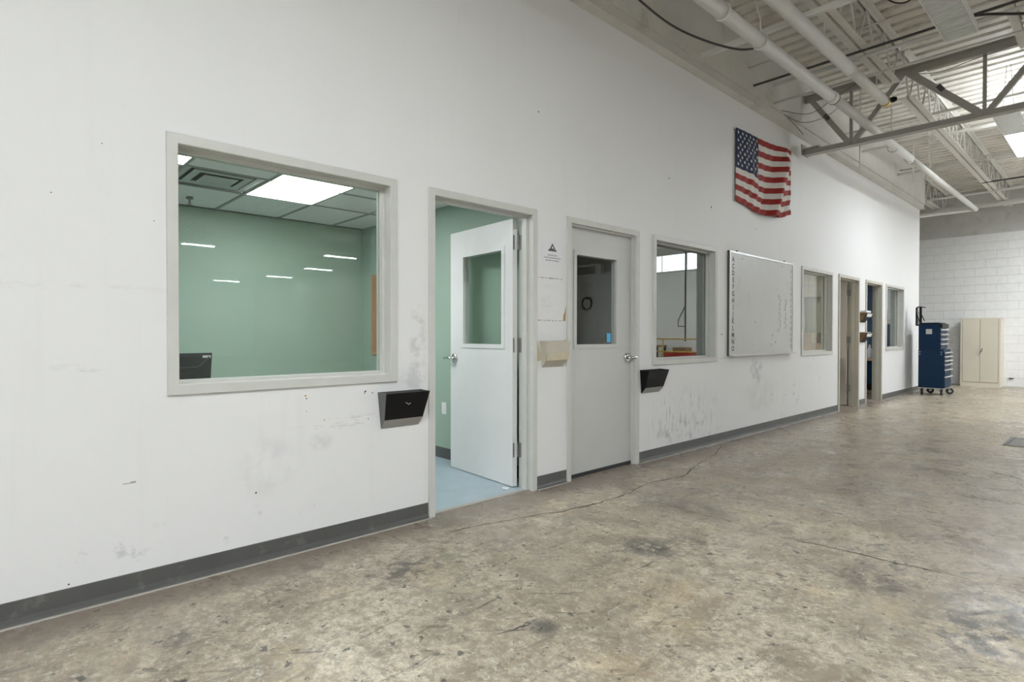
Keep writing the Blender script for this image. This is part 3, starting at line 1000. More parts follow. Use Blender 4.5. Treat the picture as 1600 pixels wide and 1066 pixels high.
cross('sprinkler_main', 'thick white pipe running across just in front of the block end wall', 'pipe', 16.55, 4.135, 0.055, MT['pipe'], x0=-3.9)

# big pipes along the wall
P1 = thing('sprinkler_main', 'long white pipe closest to the office wall, running through the girder', 'pipe', (0.86, 2.6, 3.85), 'white overhead pipes')
MB().tube([(0.80, Y0 + 0.02, 3.85), (0.845, 2.6, 3.85), (0.88, 6.9, 3.85)], 0.058, 16).build('pipe_run', MT['pipe'], P1, smooth=True)
MB().tube([(0.88, 6.97, 3.85), (0.90, 10.2, 3.85)], 0.050, 16).build('pipe_run', MT['pipe'], P1, smooth=True)
MB().tube([(0.90, 10.2, 3.85), (0.935, 15.29, 3.85)], 0.045, 16).build('pipe_run', MT['pipe'], P1, smooth=True)
for (yy, r0) in ((6.93, 0.064), (10.2, 0.060)):
    MB().tube([(0.88, yy - 0.05, 3.85), (0.88, yy + 0.05, 3.85)], r0, 16).build('coupling', MT['pipe'], P1, smooth=True)
    MB().tube([(0.88, yy + 0.052, 3.85), (0.88, yy + 0.060, 3.85)], r0 + 0.003, 16).build('coupling_gasket', MT['conduit'], P1, smooth=True)
MB().tube([(0.935, 15.29, 3.85), (-3.9, 15.29, 3.84)], 0.032, 12).build('branch_pipe', MT['pipe'], P1, smooth=True)
for yy in (4.45, 5.15, 9.4, 11.6):
    mb = MB()
    mb.tube([(0.865, yy, 3.92), (0.865, yy, 4.05), (0.865, yy - 0.10, 4.16), (0.865, yy - 0.10, ZDECK)], 0.007, 8)
    ring = [(0.865 + 0.066 * math.cos(t * math.pi / 8), yy, 3.85 + 0.066 * math.sin(t * math.pi / 8)) for t in range(17)]
    mb.tube(ring, 0.008, 6)
    mb.build('pipe_hanger', MT['pipe'], P1, smooth=True)

P2 = thing('capped_pipe', 'white overhead pipe with a brass capped end in front of the girder', 'pipe', (1.13, 2.6, 3.98), 'white overhead pipes')
MB().tube([(1.12, Y0 + 0.02, 3.98), (1.13, 2.6, 3.98), (1.14, 6.65, 3.98)], 0.060, 16).build('pipe_run', MT['pipe'], P2, smooth=True)
MB().tube([(1.14, 6.65, 3.98), (1.15, 7.84, 3.98)], 0.052, 16).build('pipe_run', MT['pipe'], P2, smooth=True)
MB().tube([(1.14, 6.64, 3.98), (1.14, 6.67, 3.98)], 0.064, 16).build('coupling', MT['steel'], P2, smooth=True)
MB().tube([(1.15, 7.84, 3.98), (1.15, 7.86, 3.98), (1.15, 7.90, 3.98), (1.15, 7.905, 3.98), (1.15, 7.935, 3.98), (1.15, 7.945, 3.98), (1.15, 7.97, 3.98)],
          [0.056, 0.060, 0.058, 0.050, 0.058, 0.055, 0.035], 14).build('brass_cap', MT['brass'], P2, smooth=True)['label'] = 'brass end cap'
MB().tube([(1.17, 7.93, 4.0), (1.22, 7.95, 4.01), (1.25, 7.96, 4.01)], [0.03, 0.034, 0.02], 10).build('valve_knob', MT['black'], P2, smooth=True)
for yy in (5.9, 7.55):
    MB().tube([(1.145, yy, 4.03), (1.145, yy, 4.199)], 0.006, 8).build('pipe_hanger', MT['pipe'], P2)

# thin drop rods and small steel bits
for i, (x, y, z0, lb) in enumerate([(0.55, 9.05, 3.55, 'thin rod hanging below the girder near the bulkhead'), (0.45, 12.4, 4.0, 'angle post dropped from the deck near the far bulkhead end')]):
    mb = MB().tube([(x, y, z0), (x, y, ZDECK)], 0.009 if i == 0 else 0.016, 8)
    tag(mb.build('hanger_rod', MT['steel']), lb, 'rod')

# loose wires
def wire(pts, r, mat, label, sub=10):
    P = [Vector(p) for p in pts]
    out = []
    for i in range(len(P) - 1):
        p0, p1, p2, p3 = P[max(i - 1, 0)], P[i], P[i + 1], P[min(i + 2, len(P) - 1)]
        for s in range(sub):
            t = s / sub
            out.append(0.5 * ((2 * p1) + (-p0 + p2) * t + (2 * p0 - 5 * p1 + 4 * p2 - p3) * t * t + (-p0 + 3 * p1 - 3 * p2 + p3) * t ** 3))
    out.append(P[-1])
    o = MB().tube(out, r, 6).build('loose_wire', mat, None, smooth=True)
    return tag(o, label, 'wire', 'loose wires under the roof')


wire([(0.11, 3.9, 4.3), (0.3, 4.6, 4.02), (0.6, 5.2, 3.90), (0.85, 5.4, 3.92)], 0.010, MT['conduit'], 'dark cable sagging from the bulkhead to the near pipe')
wire([(0.10, 7.5, 4.08), (0.40, 7.6, 3.98), (0.65, 7.7, 4.12), (0.95, 7.8, 4.3), (1.2, 8.0, 4.45)], 0.004, MT['wire'], 'upper thin wire draped from the bulkhead beside the girder')
wire([(0.10, 7.6, 4.05), (0.30, 7.7, 3.92), (0.55, 7.8, 3.97), (0.75, 7.9, 4.15)], 0.004, MT['wire'], 'middle thin wire draped from the bulkhead beside the girder')
wire([(0.12, 7.65, 4.02), (0.20, 7.75, 3.90), (0.26, 7.8, 3.80)], 0.004, MT['wire'], 'lowest thin wire end hanging at the bulkhead beside the girder')
wire([(0.7, 5.6, 4.7), (0.75, 5.7, 4.55), (0.88, 5.8, 4.50), (1.0, 5.85, 4.62), (1.02, 5.9, 4.7)], 0.004, MT['wire'], 'small wire loop hanging from the deck between the two big pipes')
wire([(1.55, 5.9, 4.7), (1.58, 6.1, 4.35), (1.72, 6.2, 4.25), (1.86, 6.25, 4.36)], 0.007, MT['cable'], 'black cable loop left of the unlit ceiling light')
wire([(2.10, 6.5, 4.075), (2.25, 6.62, 4.088), (2.45, 6.8, 4.080), (2.7, 6.95, 4.05)], 0.012, MT['cable'], 'thick black cable leaving the unlit ceiling light to the right')
wire([(1.3, 8.262, 4.378), (1.6, 8.25, 4.30), (1.9, 8.25, 4.33), (2.3, 8.262, 4.378)], 0.004, MT['wire'], 'thin wire strung along the girder top chord')


# ---- ceiling light fixtures
def fixture(x, y0, y1, z, lit, label, kind='strip'):
    t = thing('ceiling_light', label, 'light', (x, y0, z), 'hanging ceiling lights')
    hw = 0.125
    MB().box(x - hw, x - hw + 0.006, y0, y1, z, z + 0.07).build('side_rail', MT['white'], t)
    MB().box(x + hw - 0.006, x + hw, y0, y1, z, z + 0.07).build('side_rail', MT['white'], t)
    MB().box(x - hw + 0.006, x + hw - 0.006, y0, y0 + 0.006, z, z + 0.07).box(x - hw + 0.006, x + hw - 0.006, y1 - 0.006, y1, z, z + 0.07).build('end_plate', MT['white'], t)
    MB().box(x - hw + 0.006, x + hw - 0.006, y0 + 0.006, y1 - 0.006, z + 0.060, z + 0.068).build('housing', MT['reflector'], t)
    if kind == 'louver':
        MB().box(x - hw + 0.008, x + hw - 0.008, y0 + 0.008, y1 - 0.008, z + 0.030, z + 0.034).build('lens', MT['lamp_off'], t)
        n = 64
        for i in range(n):
            yy = y0 + 0.02 + (y1 - y0 - 0.04) * i / (n - 1)
            MB().box(x - hw + 0.007, x + hw - 0.007, yy - 0.006, yy + 0.006, z + 0.002, z + 0.026).build('louvre_blade', MT['white'], t)
    else:
        ys = y0 + (1.05 if kind == 'half' else 0.02)
        if kind == 'half':
            MB().box(x - hw + 0.008, x + hw - 0.008, y0 + 0.008, ys, z + 0.004, z + 0.012).build('cover_plate', MT['reflector'], t)
        MB().box(x - hw + 0.008, x + hw - 0.008, ys, y1 - 0.02, z + 0.004, z + 0.012).build('lens', MT['lamp_on'] if lit else MT['lamp_off'], t)
        if lit:
            MB().box(x - 0.02, x + 0.02, y0 + 0.1, y1 - 0.1, z + 0.074, z + 0.080).build('uplight_slot', MT['lamp_on'], t)
    for yy in (y0 + 0.3, y1 - 0.3):
        for s in (-1, 1):
            MB().tube([(x + s * 0.06, yy, z + 0.068), (x + s * 0.02, yy, ZDECK)], 0.003, 6).build('hanger_wire', MT['wire'], t)
    return t


fixture(2.05, 4.30, 6.74, 4.0, False, 'unlit ceiling light with a ribbed louvre at the top of the picture', 'louver')
fixture(2.05, 9.48, 11.92, 4.0, True, 'lit ceiling light at the right edge, beyond the girder', 'half')
lit = [(2.9, 14.4, 1.83, 'lit strip light out of frame above the floor before the beige cabinet'),
       (5.0, 13.9, 2.44, 'added strip light out of frame that lifts the far end, second one out from the wall'),  # added unseen light to brighten the end wall and cabinet
       (3.5, -0.5, 2.44, 'lit strip light above the camera position, nearest the office wall'),
       (4.0, -5.0, 2.44, 'lit strip light near the added rear doorway, nearest the office wall'),
       (7.6, -1.6, 2.44, 'lit strip light behind the camera, further out into the hall'),
       (16.45, 4.5, 0.95, 'strip light mirrored at the left edge of the big office window'),
       (28.8, 8.8, 1.22, 'lowest small strip light mirrored in the big office window'),
       (24.7, 10.0, 1.22, 'strip light mirrored in the middle of the big office window'),
       (20.3, 10.0, 1.22, 'strip light mirrored second from the right in the big office window'),
       (16.0, 8.9, 1.22, 'strip light mirrored furthest right in the big office window')]
for (x, y, L, lb) in lit:
    fixture(x, y, y + L, 4.0, True, lb)

# ================================================================== OFFICE FITTINGS
t = thing('troffer_light', 'bright recessed panel light in the green office ceiling', 'light', (-1.555, 2.005, GZ))
MB().box(-2.155, -0.955, 1.71, 2.30, GZ + 0.004, GZ + 0.010).build('lens', MT['office_lamp'], t)
MB().box(-2.160, -0.950, 1.705, 2.305, GZ + 0.012, GZ + 0.03).build('housing', MT['white'], t)
t = thing('troffer_light', 'second recessed panel light in the green office, left of the vent', 'light', (-1.55, 0.79, GZ))
MB().box(-1.545, -0.955, 0.49, 1.08, GZ + 0.004, GZ + 0.0075).build('lens', MT['office_lamp'], t)
MB().box(-1.550, -0.950, 0.485, 1.085, GZ + 0.0076, GZ + 0.0079).build('housing', MT['white'], t)
# air diffuser: stepped square cones
t = thing('air_diffuser', 'square ceiling air vent in the green office', 'vent', (-1.86, 1.395, GZ))
MB().box(-2.155, -1.565, 1.10, 1.69, GZ + 0.030, GZ + 0.04).build('back_plate', MT['dark'], t)
for i, (h, z) in enumerate(((0.292, 0.022), (0.215, 0.014), (0.125, 0.006))):
    mb = MB()
    cx, cy = -1.86, 1.395
    wdt = 0.055 if i < 2 else 0.125
    if i < 2:
        inn = h - wdt
        for (s0, s1) in (((-h, -h), (h, -inn)), ((-h, inn), (h, h)), ((-h, -inn), (-inn, inn)), ((inn, -inn), (h, inn))):
            mb.box(cx + s0[0], cx + s1[0], cy + s0[1], cy + s1[1], GZ + z - 0.004, GZ + z + 0.002)
    else:
        mb.box(cx - h, cx + h, cy - h, cy + h, GZ + z - 0.004, GZ + z + 0.002)
    mb.build('diffuser_ring', MT['diff'], t)
# sprinkler head
t = thing('fire_sprinkler', 'small sprinkler head under the green office ceiling', 'sprinkler', (-2.63, 1.38, GZ - 0.06))
MB().tube([(-2.63, 1.38, GZ), (-2.63, 1.38, GZ - 0.012)], 0.03, 14).build('escutcheon', MT['hinge'], t)
MB().tube([(-2.63, 1.38, GZ - 0.01), (-2.63, 1.38, GZ - 0.055)], 0.009, 10).build('body', MT['hinge'], t)
MB().tube([(-2.63, 1.38, GZ - 0.055), (-2.63, 1.38, GZ - 0.058)], 0.024, 14).build('deflector', MT['hinge'], t)
# cork board on the side wall
t = thing('cork_board', 'wood framed cork board on the green side wall', 'board', (-2.3, GY1, 0.985))
MB().box(-2.74, -1.72, GY1 - 0.012, GY1 - 0.004, 1.01, 1.87).build('cork_panel', MT['cork'], t)
for bx in ((-2.775, -2.735, 0.985, 1.895), (-1.725, -1.685, 0.985, 1.895), (-2.735, -1.725, 0.985, 1.02), (-2.735, -1.725, 1.86, 1.895)):
    MB().box(bx[0], bx[1], GY1 - 0.022, GY1 - 0.001, bx[2], bx[3]).build('frame_rail', MT['oak'], t)
# power outlet
t = thing('power_outlet', 'white power outlet low on the green wall beside the open door', 'outlet', (-1.387, GY1, 0.495))
MB().box(-1.424, -1.350, GY1 - 0.007, GY1 - 0.0005, 0.437, 0.553).build('cover_plate', MT['white'], t, bevel=0.003)
for z in (0.472, 0.518):
    MB().box(-1.403, -1.371, GY1 - 0.010, GY1 - 0.007, z - 0.014, z + 0.014).build('socket', MT['paper'], t)
# desk with a dark file tray standing on it behind the window
t = thing('office_desk', 'plain desk just below the office window', 'desk', (-0.75, 0.65, 0.0))
MB().box(-1.05, -0.42, 0.0, 1.30, 0.73, 0.76).build('desk_top', MT['counter'], t)
for (x, y) in ((-1.02, 0.03), (-0.47, 0.03), (-1.02, 1.25), (-0.47, 1.25)):
    MB().box(x - 0.02, x + 0.02, y - 0.02, y + 0.02, 0.006, 0.73).build('leg', MT['hinge'], t)
t = thing('file_tray', 'dark plastic desk tray with a white label behind the big window', 'tray', (-0.7, 0.9, 0.76))
mb = MB()
fx = -0.80
# front face leaning, tapering to the base, with an inner scooped rim
v = [(fx, 0.60, 1.095), (fx, 1.064, 1.097), (fx, 1.045, 0.76), (fx, 0.62, 0.76), (fx + 0.012, 0.60, 1.095), (fx + 0.012, 1.064, 1.097), (fx + 0.012, 1.045, 0.76), (fx + 0.012, 0.62, 0.76)]
mb.add(v, [(0, 1, 2, 3), (7, 6, 5, 4), (0, 4, 5, 1), (1, 5, 6, 2), (2, 6, 7, 3), (3, 7, 4, 0)])
mb.build('front_panel', plain('dark_tray_plastic', (0.022, 0.028, 0.033), 0.25, var=0.2, scale=6), t, bevel=0.004)
MB().box(fx - 0.20, fx, 0.62, 0.635, 0.76, 1.08).box(fx - 0.20, fx, 1.03, 1.043, 0.76, 1.08).build('side_panel', MT['black'], t)
MB().box(fx - 0.21, fx - 0.20, 0.62, 1.045, 0.76, 1.09).build('rear_panel', MT['black'], t)
MB().tube([(fx + 0.016, 0.60, 1.005), (fx + 0.016, 0.90, 1.007), (fx + 0.016, 0.98, 1.012), (fx + 0.016, 1.02, 1.045), (fx + 0.016, 1.045, 1.075)], 0.004, 6).build('moulded_rib', MT['smoke'], t)
MB().box(fx + 0.012, fx + 0.014, 1.008, 1.054, 1.066, 1.081).build('label', MT['paper'], t)['label'] = 'small white label'


# ================================================================== THINGS ON THE WALL
def file_pocket(y0, y1, zt, zb, label, front_mat, bottom_mat, tape=False, side_mat=None, depth=0.105):
    """wall file holder: leaning front, sloped underside, tapered sides, back plate, little ears at the top"""
    t = thing('wall_file_pocket', label, 'file holder', (0.0, (y0 + y1) / 2, zb), 'wall file pockets')
    side_mat = side_mat or front_mat
    d0, d1 = 0.052, depth
    zf0 = zb + 0.055
    inset = 0.022
    th = 0.004
    # back plate
    MB().prism([(y0, zt), (y1, zt), (y1 - inset, zb), (y0 + inset, zb)], 0, 0.001, 0.005).build('back_plate', side_mat, t)
    # front panel (leans outwards towards the top)
    mb = MB()
    A = [(d1, y0 - 0.002, zt - 0.004), (d1, y1 + 0.002, zt - 0.004), (d0, y1 - inset * 0.8, zf0), (d0, y0 + inset * 0.8, zf0)]
    B = [(p[0] - th, p[1], p[2]) for p in A]
    mb.add(A + B, [(0, 1, 2, 3), (7, 6, 5, 4), (0, 4, 5, 1), (1, 5, 6, 2), (2, 6, 7, 3), (3, 7, 4, 0)])
    mb.build('front_panel', front_mat, t, bevel=0.0015)
    # sloped underside
    mb = MB()
    A = [(d0, y0 + inset * 0.8, zf0), (d0, y1 - inset * 0.8, zf0), (0.005, y1 - inset, zb), (0.005, y0 + inset, zb)]
    B = [(p[0], p[1], p[2] + th) for p in A]
    mb.add(A + B, [(0, 1, 2, 3), (7, 6, 5, 4), (0, 4, 5, 1), (1, 5, 6, 2), (2, 6, 7, 3), (3, 7, 4, 0)])
    mb.build('underside', bottom_mat, t)
    # sides
    for s, yy in ((0, y0), (1, y1)):
        sg = 1 if s == 0 else -1
        e = sg * th
        A = [(0.003, yy, zt), (d1, yy - sg * 0.002, zt - 0.004), (d0, yy + sg * inset * 0.8, zf0), (0.003, yy + sg * inset, zb)]
        B = [(p[0], p[1] + e, p[2]) for p in A]
        MB().add(A + B, [(0, 1, 2, 3), (7, 6, 5, 4), (0, 4, 5, 1), (1, 5, 6, 2), (2, 6, 7, 3), (3, 7, 4, 0)]).build('side_panel', side_mat, t)
    return t


p1 = file_pocket(1.783, 2.098, 0.857, 0.630, 'black wall file pocket below the big window, beside the open door', MT['black'], MT['smoke_lite'], side_mat=MT['smoke'])
MB().tube([(0.0895, 1.93, 0.790), (0.088, 1.945, 0.782), (0.0875, 1.95, 0.776), (0.089, 1.965, 0.786)], 0.0022, 6).build('scratch', MT['ink'], p1)
p2 = file_pocket(4.560, 4.900, 0.880, 0.655, 'black wall file pocket under the dark reflective window', MT['black'], MT['smoke_lite'])
p3 = file_pocket(3.205, 3.490, 1.165, 0.955, 'yellowed cream file pocket taped between the open and the closed door', MT['cream'], MT['cream'], depth=0.075)
MB().prism([(3.470, 1.168), (3.535, 1.168), (3.530, 1.075), (3.475, 1.070)], 0, 0.0170, 0.0185).build('tape_strip', MT['tape'], p3)
MB().prism([(3.170, 1.155), (3.182, 1.165), (3.212, 1.07), (3.220, 1.01), (3.170, 1.005)], 0, 0.0012, 0.0030).build('tape_strip', MT['tape'], p3)
mb = MB()
A = [(0.060, 3.228, 1.062), (0.064, 3.475, 1.075), (0.056, 3.470, 1.014), (0.056, 3.215, 1.010)]
B = [(q[0] + 0.0015, q[1], q[2]) for q in A]
A = [(q[0] + 0.008, q[1], q[2]) for q in A]
B = [(q[0] + 0.0095, q[1], q[2]) for q in B]
mb.add(A + B, [(0, 1, 2, 3), (7, 6, 5, 4), (0, 4, 5, 1), (1, 5, 6, 2), (2, 6, 7, 3), (3, 7, 4, 0)])
mb.build('tape_strip', MT['tape'], p3)
for (z1, z0, lb, top_paper) in ((1.600, 1.430, 'upper brown file pocket holding papers between the two far doors', True),
                                (1.260, 1.085, 'lower brown file pocket between the two far doors', False)):
    pk = file_pocket(11.02, 11.31, z1, z0, lb, MT['black'], MT['black'], side_mat=MT['brown'], depth=0.115)
    pp = MB()
    A = [(0.030, 11.03, z1 + 0.035 if top_paper else z1 + 0.005), (0.100, 11.03, z1 + 0.02 if top_paper else z1 - 0.03)]
    pp.box(0.012, 0.100, 11.045, 11.285, z1 - 0.02, z1 + (0.03 if top_paper else 0.005))
    o = pp.build('paper_stack', MT['paper'])
    tag(o, 'papers standing in the upper brown file pocket' if top_paper else 'papers standing in the lower brown file pocket', 'papers')
    mb = MB()
    A = [(0.117, 11.04, z1 - 0.02), (0.117, 11.30, z1 - 0.02), (0.100, 11.30, z1 - 0.075), (0.100, 11.04, z1 - 0.075)]
    mb.add(A + [(q[0] + 0.0015, q[1], q[2]) for q in A], [(0, 1, 2, 3), (7, 6, 5, 4), (0, 4, 5, 1), (1, 5, 6, 2), (2, 6, 7, 3), (3, 7, 4, 0)])
    mb.build('label_strip', MT['white'], pk)

# paper notice with a triangular emblem
t = thing('paper_notice', 'white paper notice with a dark triangle symbol between the two nearest doors', 'notice', (0, 3.355, 1.757))
MB().box(0.0005, 0.0020, 3.235, 3.478, 1.757, 1.972).build('sheet', MT['paper'], t)
MB().prism([(3.315, 1.893), (3.385, 1.896), (3.350, 1.944)], 0, 0.0020, 0.0024).build('triangle_emblem', MT['ink_dark'], t)
MB().prism([(3.300, 1.880), (3.398, 1.880), (3.394, 1.894), (3.304, 1.894)], 0, 0.0020, 0.0024).build('emblem_base', MT['ink_dark'], t)
MB().prism([(3.338, 1.902), (3.364, 1.902), (3.351, 1.924)], 0, 0.0024, 0.0027).build('emblem_mark', MT['paper'], t)
for (y0, y1, z) in ((3.296, 3.405, 1.847), (3.252, 3.445, 1.826), (3.268, 3.432, 1.805)):
    mb = MB()
    yy = y0
    while yy < y1:
        ww = random.uniform(0.008, 0.024)
        mb.box(0.0020, 0.0023, yy, min(yy + ww, y1), z - 0.005, z + 0.005)
        yy += ww + 0.005
    mb.build('text_line', MT['ink'], t)
# torn paper and tape remnants on the wall below it
for (a_, b_, z) in ((3.185, 3.475, 1.664), (3.182, 3.470, 1.326)):
    mb = MB()
    yy = a_
    while yy < b_:
        ww = random.uniform(0.012, 0.05)
        mb.box(0.0002, 0.0010, yy, min(yy + ww, b_), z - random.uniform(0.002, 0.006), z + random.uniform(0.001, 0.005))
        yy += ww + random.uniform(0.002, 0.02)
    mb.build('torn_edge', MT['ink'], wl)
MB().prism([(3.478, 1.325), (3.508, 1.325), (3.512, 1.40), (3.516, 1.455), (3.500, 1.40), (3.482, 1.37)], 0, 0.0003, 0.0016).build('torn_paper_scrap', MT['tear'], wl)
# screw holes, nail heads and chips in the paint
for (y, z, r, m) in [(1.33, 0.868, 0.006, 'tear'), (1.335, 0.852, 0.004, 'conduit'), (1.335, 0.78, 0.003, 'tear'), (1.70, 0.868, 0.006, 'conduit'), (1.695, 0.858, 0.004, 'conduit'),
                     (1.748, 0.857, 0.004, 'conduit'), (1.06, 0.372, 0.005, 'conduit'), (0.27, 0.118, 0.004, 'conduit'), (0.22, 1.82, 0.0025, 'conduit'), (0.6, 1.75, 0.0025, 'conduit'),
                     (0.40, 2.07, 0.0025, 'conduit'), (6.15, 1.22, 0.010, 'conduit'), (9.18, 0.58, 0.008, 'conduit'), (3.19, 2.95, 0.006, 'conduit'), (5.05, 2.78, 0.008, 'conduit'),
                     (5.9, 2.62, 0.012, 'conduit'), (1.44, 0.72, 0.004, 'tear'), (1.72, 0.70, 0.0035, 'conduit'), (7.0, 2.52, 0.008, 'conduit')]:
    MB().tube([(0.0001, y, z), (0.0012, y, z)], r, 8).build('nail_hole', MT[m], wl)
MB().box(0.0001, 0.0008, 0.470, 0.520, 0.520, 0.524).box(0.0001, 0.0008, 0.500, 0.522, 0.524, 0.529).build('scrape', MT['ink'], wl)

# ---- whiteboard
t = thing('whiteboard', 'wide stained whiteboard with letters down both edges', 'whiteboard', (0, 7.19, 0.965))
WY0, WY1, WB0, WB1 = 6.284, 8.098, 0.972, 2.182
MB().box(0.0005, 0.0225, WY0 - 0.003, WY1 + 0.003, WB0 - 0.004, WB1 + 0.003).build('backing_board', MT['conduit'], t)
MB().box(0.0226, 0.0236, WY0 + 0.012, WY1 - 0.012, WB0 + 0.012, WB1 - 0.012).build('writing_surface', MT['board'], t)
MB().box(0.0228, 0.031, WY0, WY0 + 0.014, WB0, WB1).build('frame_rail', MT['alu'], t)
MB().box(0.0228, 0.031, WY1 - 0.014, WY1, WB0, WB1).build('frame_rail', MT['alu'], t)
MB().box(0.0228, 0.031, WY0 + 0.014, WY1 - 0.014, WB1 - 0.022, WB1).build('frame_rail', MT['alu'], t)
MB().box(0.0228, 0.033, WY0 + 0.014, WY1 - 0.014, WB0, WB0 + 0.020).build('frame_rail', MT['alu'], t)
MB().prism([(0.028, WB0 - 0.006), (0.065, WB0 - 0.006), (0.068, WB0 + 0.012), (0.064, WB0 + 0.012), (0.062, WB0 - 0.002), (0.028, WB0 - 0.002)], 1, WY0, WY1).build('pen_tray', MT['alu'], t)
for y in (6.50, 7.85):
    MB().tube([(0.002, y, WB1 + 0.012), (0.012, y, WB1 + 0.012)], 0.012, 10).build('mounting_screw', MT['ink_dark'], t)
for y in (6.60, 7.75):
    MB().tube([(0.0236, y, WB1 - 0.07), (0.0246, y, WB1 - 0.07)], 0.009, 8).build('hole', MT['ink_dark'], t)


def put_text(txt, size, y, z, x, parent, name, mat, rot=0.0, bold=0.0025):
    v, f = text_mesh(txt, size, bold)
    c, s = math.cos(rot), math.sin(rot)
    mb = MB()
    V = [(x, y + (p[0] * c - p[1] * s), z + (p[0] * s + p[1] * c)) for p in v]
    mb.add(V, f)
    o = mb.build(name, mat, parent)
    return o


for i, ch in enumerate(['A', 'C', 'D', 'E', 'F', 'G', 'H', 'I', 'J', 'K', 'L', 'M', 'N', 'O']):
    put_text(ch, 0.082, 6.375, 2.085 - i * 0.0795, 0.0242, t, 'letter', MT['ink_dark'])
for i in range(14):
    put_text(str(i), 0.070, 8.035, 2.070 - i * 0.0775, 0.0242, t, 'numeral', MT['marker'])
# faded handwriting written sideways
random.seed(3)
for (yc, z0, z1, hgt) in ((7.66, 1.26, 1.74, 0.10), (7.86, 1.30, 1.68, 0.09)):
    zz = z1
    while zz > z0:
        pts = []
        for q in range(4):
            pts.append((0.0240, yc + random.uniform(-1, 1) * hgt * 0.55, zz - q * 0.014 + random.uniform(-0.006, 0.006)))
        MB().tube(pts, 0.0030, 5).build('pen_stroke', MT['marker'], t)
        zz -= 0.055
for (y, z) in ((6.95, 1.38), (7.45, 1.22), (7.42, 1.10), (7.55, 1.13)):
    MB().tube([(0.0232, y, z), (0.0238, y + 0.003, z - 0.02)], 0.005, 6).build('pen_stroke', MT['marker'], t)

# ---- flag
FY0, FY1, FZ1, FZ0 = 6.43, 7.955, 3.622, 2.775
FW, FH = FY1 - FY0, FZ1 - FZ0


def flag_pos(u, v):
    """u along the fly, v downwards; drapes off the wall with a big diagonal fold near the fly end"""
    fold = math.exp(-((u - (0.88 - 0.28 * v)) / 0.10) ** 2)
    fold2 = math.exp(-((u - (0.16 + 0.22 * v)) / 0.09) ** 2) * min(1, v * 1.6)
    wr = 0.009 * math.sin(u * 58 + v * 12 + 2 * math.sin(v * 7)) * (0.3 + 0.7 * v) * min(1, u * 5)
    x = 0.010 + 0.020 * u + 0.125 * fold * min(1.0, v * 3 + 0.2) - 0.0 + 0.030 * fold2 + wr + 0.012 * math.sin(u * 7 + 1)
    z = FZ1 - v * FH + 0.05 * u
    z -= 0.055 * math.sin(math.pi * u) * v                                # sag at the hem
    z -= 0.060 * (1 / (1 + math.exp(-(u - (0.36 - 0.1 * v)) * 26)) - 1 / (1 + math.exp((0.9 - u) * 30))) * v * (1 - 0.3 * v)
    y = FY0 + u * FW - 0.02 * fold
    return (max(0.004, x), y, z)


t = thing('american_flag', 'wrinkled American flag pinned high on the wall', 'flag', (0, (FY0 + FY1) / 2, FZ0))
NU, NV = 130, 78
mb = MB()
v = [flag_pos(i / NU, j / NV) for j in range(NV + 1) for i in range(NU + 1)]
faces, mi = [], []
for j in range(NV):
    for i in range(NU):
        faces.append((j * (NU + 1) + i, j * (NU + 1) + i + 1, (j + 1) * (NU + 1) + i + 1, (j + 1) * (NU + 1) + i))
        stripe = int((j + 0.5) / NV * 13)
        if (i + 0.5) / NU < 0.40 and stripe < 7:
            mi.append(2)
        else:
            mi.append(0 if stripe % 2 == 0 else 1)
mb.v, mb.f, mb.mi = v, faces, mi
fo_ = mb.build('cloth', [MT['flag_red'], MT['flag_white'], MT['flag_blue']], t, smooth=True)
sol = fo_.modifiers.new('thickness', 'SOLIDIFY')
sol.thickness = 0.0015
for r in range(9):
    n = 6 if r % 2 == 0 else 5
    for c in range(n):
        u0 = 0.40 * ((c * 2 + 1 + (0 if n == 6 else 1)) / 12.0)
        v0 = 7 / 13.0 * ((r + 1) / 10.0)
        pts = []
        for q in range(10):
            rad = 0.0175 if q % 2 == 0 else 0.0075
            an = math.pi / 2 + q * math.pi / 5
            P = flag_pos(u0 + rad * math.cos(an) / FW * 1.4, v0 - rad * math.sin(an) / FH * 1.4)
            pts.append((P[0] + 0.004, P[1], P[2]))
        ctr = flag_pos(u0, v0)
        MB().add([(ctr[0] + 0.0045, ctr[1], ctr[2])] + pts, [(0, 1 + q, 1 + (q + 1) % 10) for q in range(10)]).build('star', MT['flag_white'], t)
MB().box(0.002, 0.006, FY0 - 0.035, FY0 + 0.004, FZ0 - 0.0, FZ1 + 0.002).build('heading', MT['flag_white'], t)
for z in (FZ0 + 0.03, FZ1 - 0.03):
    MB().tube([(0.004, FY0 - 0.016, z), (0.010, FY0 - 0.016, z)], 0.009, 8).build('grommet', MT['brass'], t)

# ================================================================== FAR END THINGS
# navy tool cart: side panel faces the camera, drawers face the hall
CX0, CX1, CXU, CY0, CY1 = 0.222, 0.640, 0.575, 14.0, 14.62
t = thing('tool_cart', 'navy blue rolling tool cart at the far end of the wall', 'tool cart', ((CX0 + CX1) / 2, (CY0 + CY1) / 2, 0))
MB().box(CX0, CX1, CY0, CY1, 0.150, 0.925).build('lower_cabinet', MT['blue'], t, bevel=0.006)
MB().box(CX0, CXU, CY0 + 0.004, CY1 - 0.004, 0.927, 1.440).build('upper_chest', MT['blue'], t, bevel=0.008)
MB().prism([(CX0 + 0.005, 1.440), (CXU + 0.005, 1.440), (CXU + 0.004, 1.448), (CXU - 0.03, 1.466), (CX0 + 0.02, 1.462)], 1, CY0 + 0.002, CY1 - 0.002).build('lid', MT['black'], t)
MB().box(CX0 - 0.006, CX1 + 0.006, CY0 - 0.006, CY1 + 0.006, 0.138, 0.150).build('base_frame', MT['alu'], t)
zz = 0.165
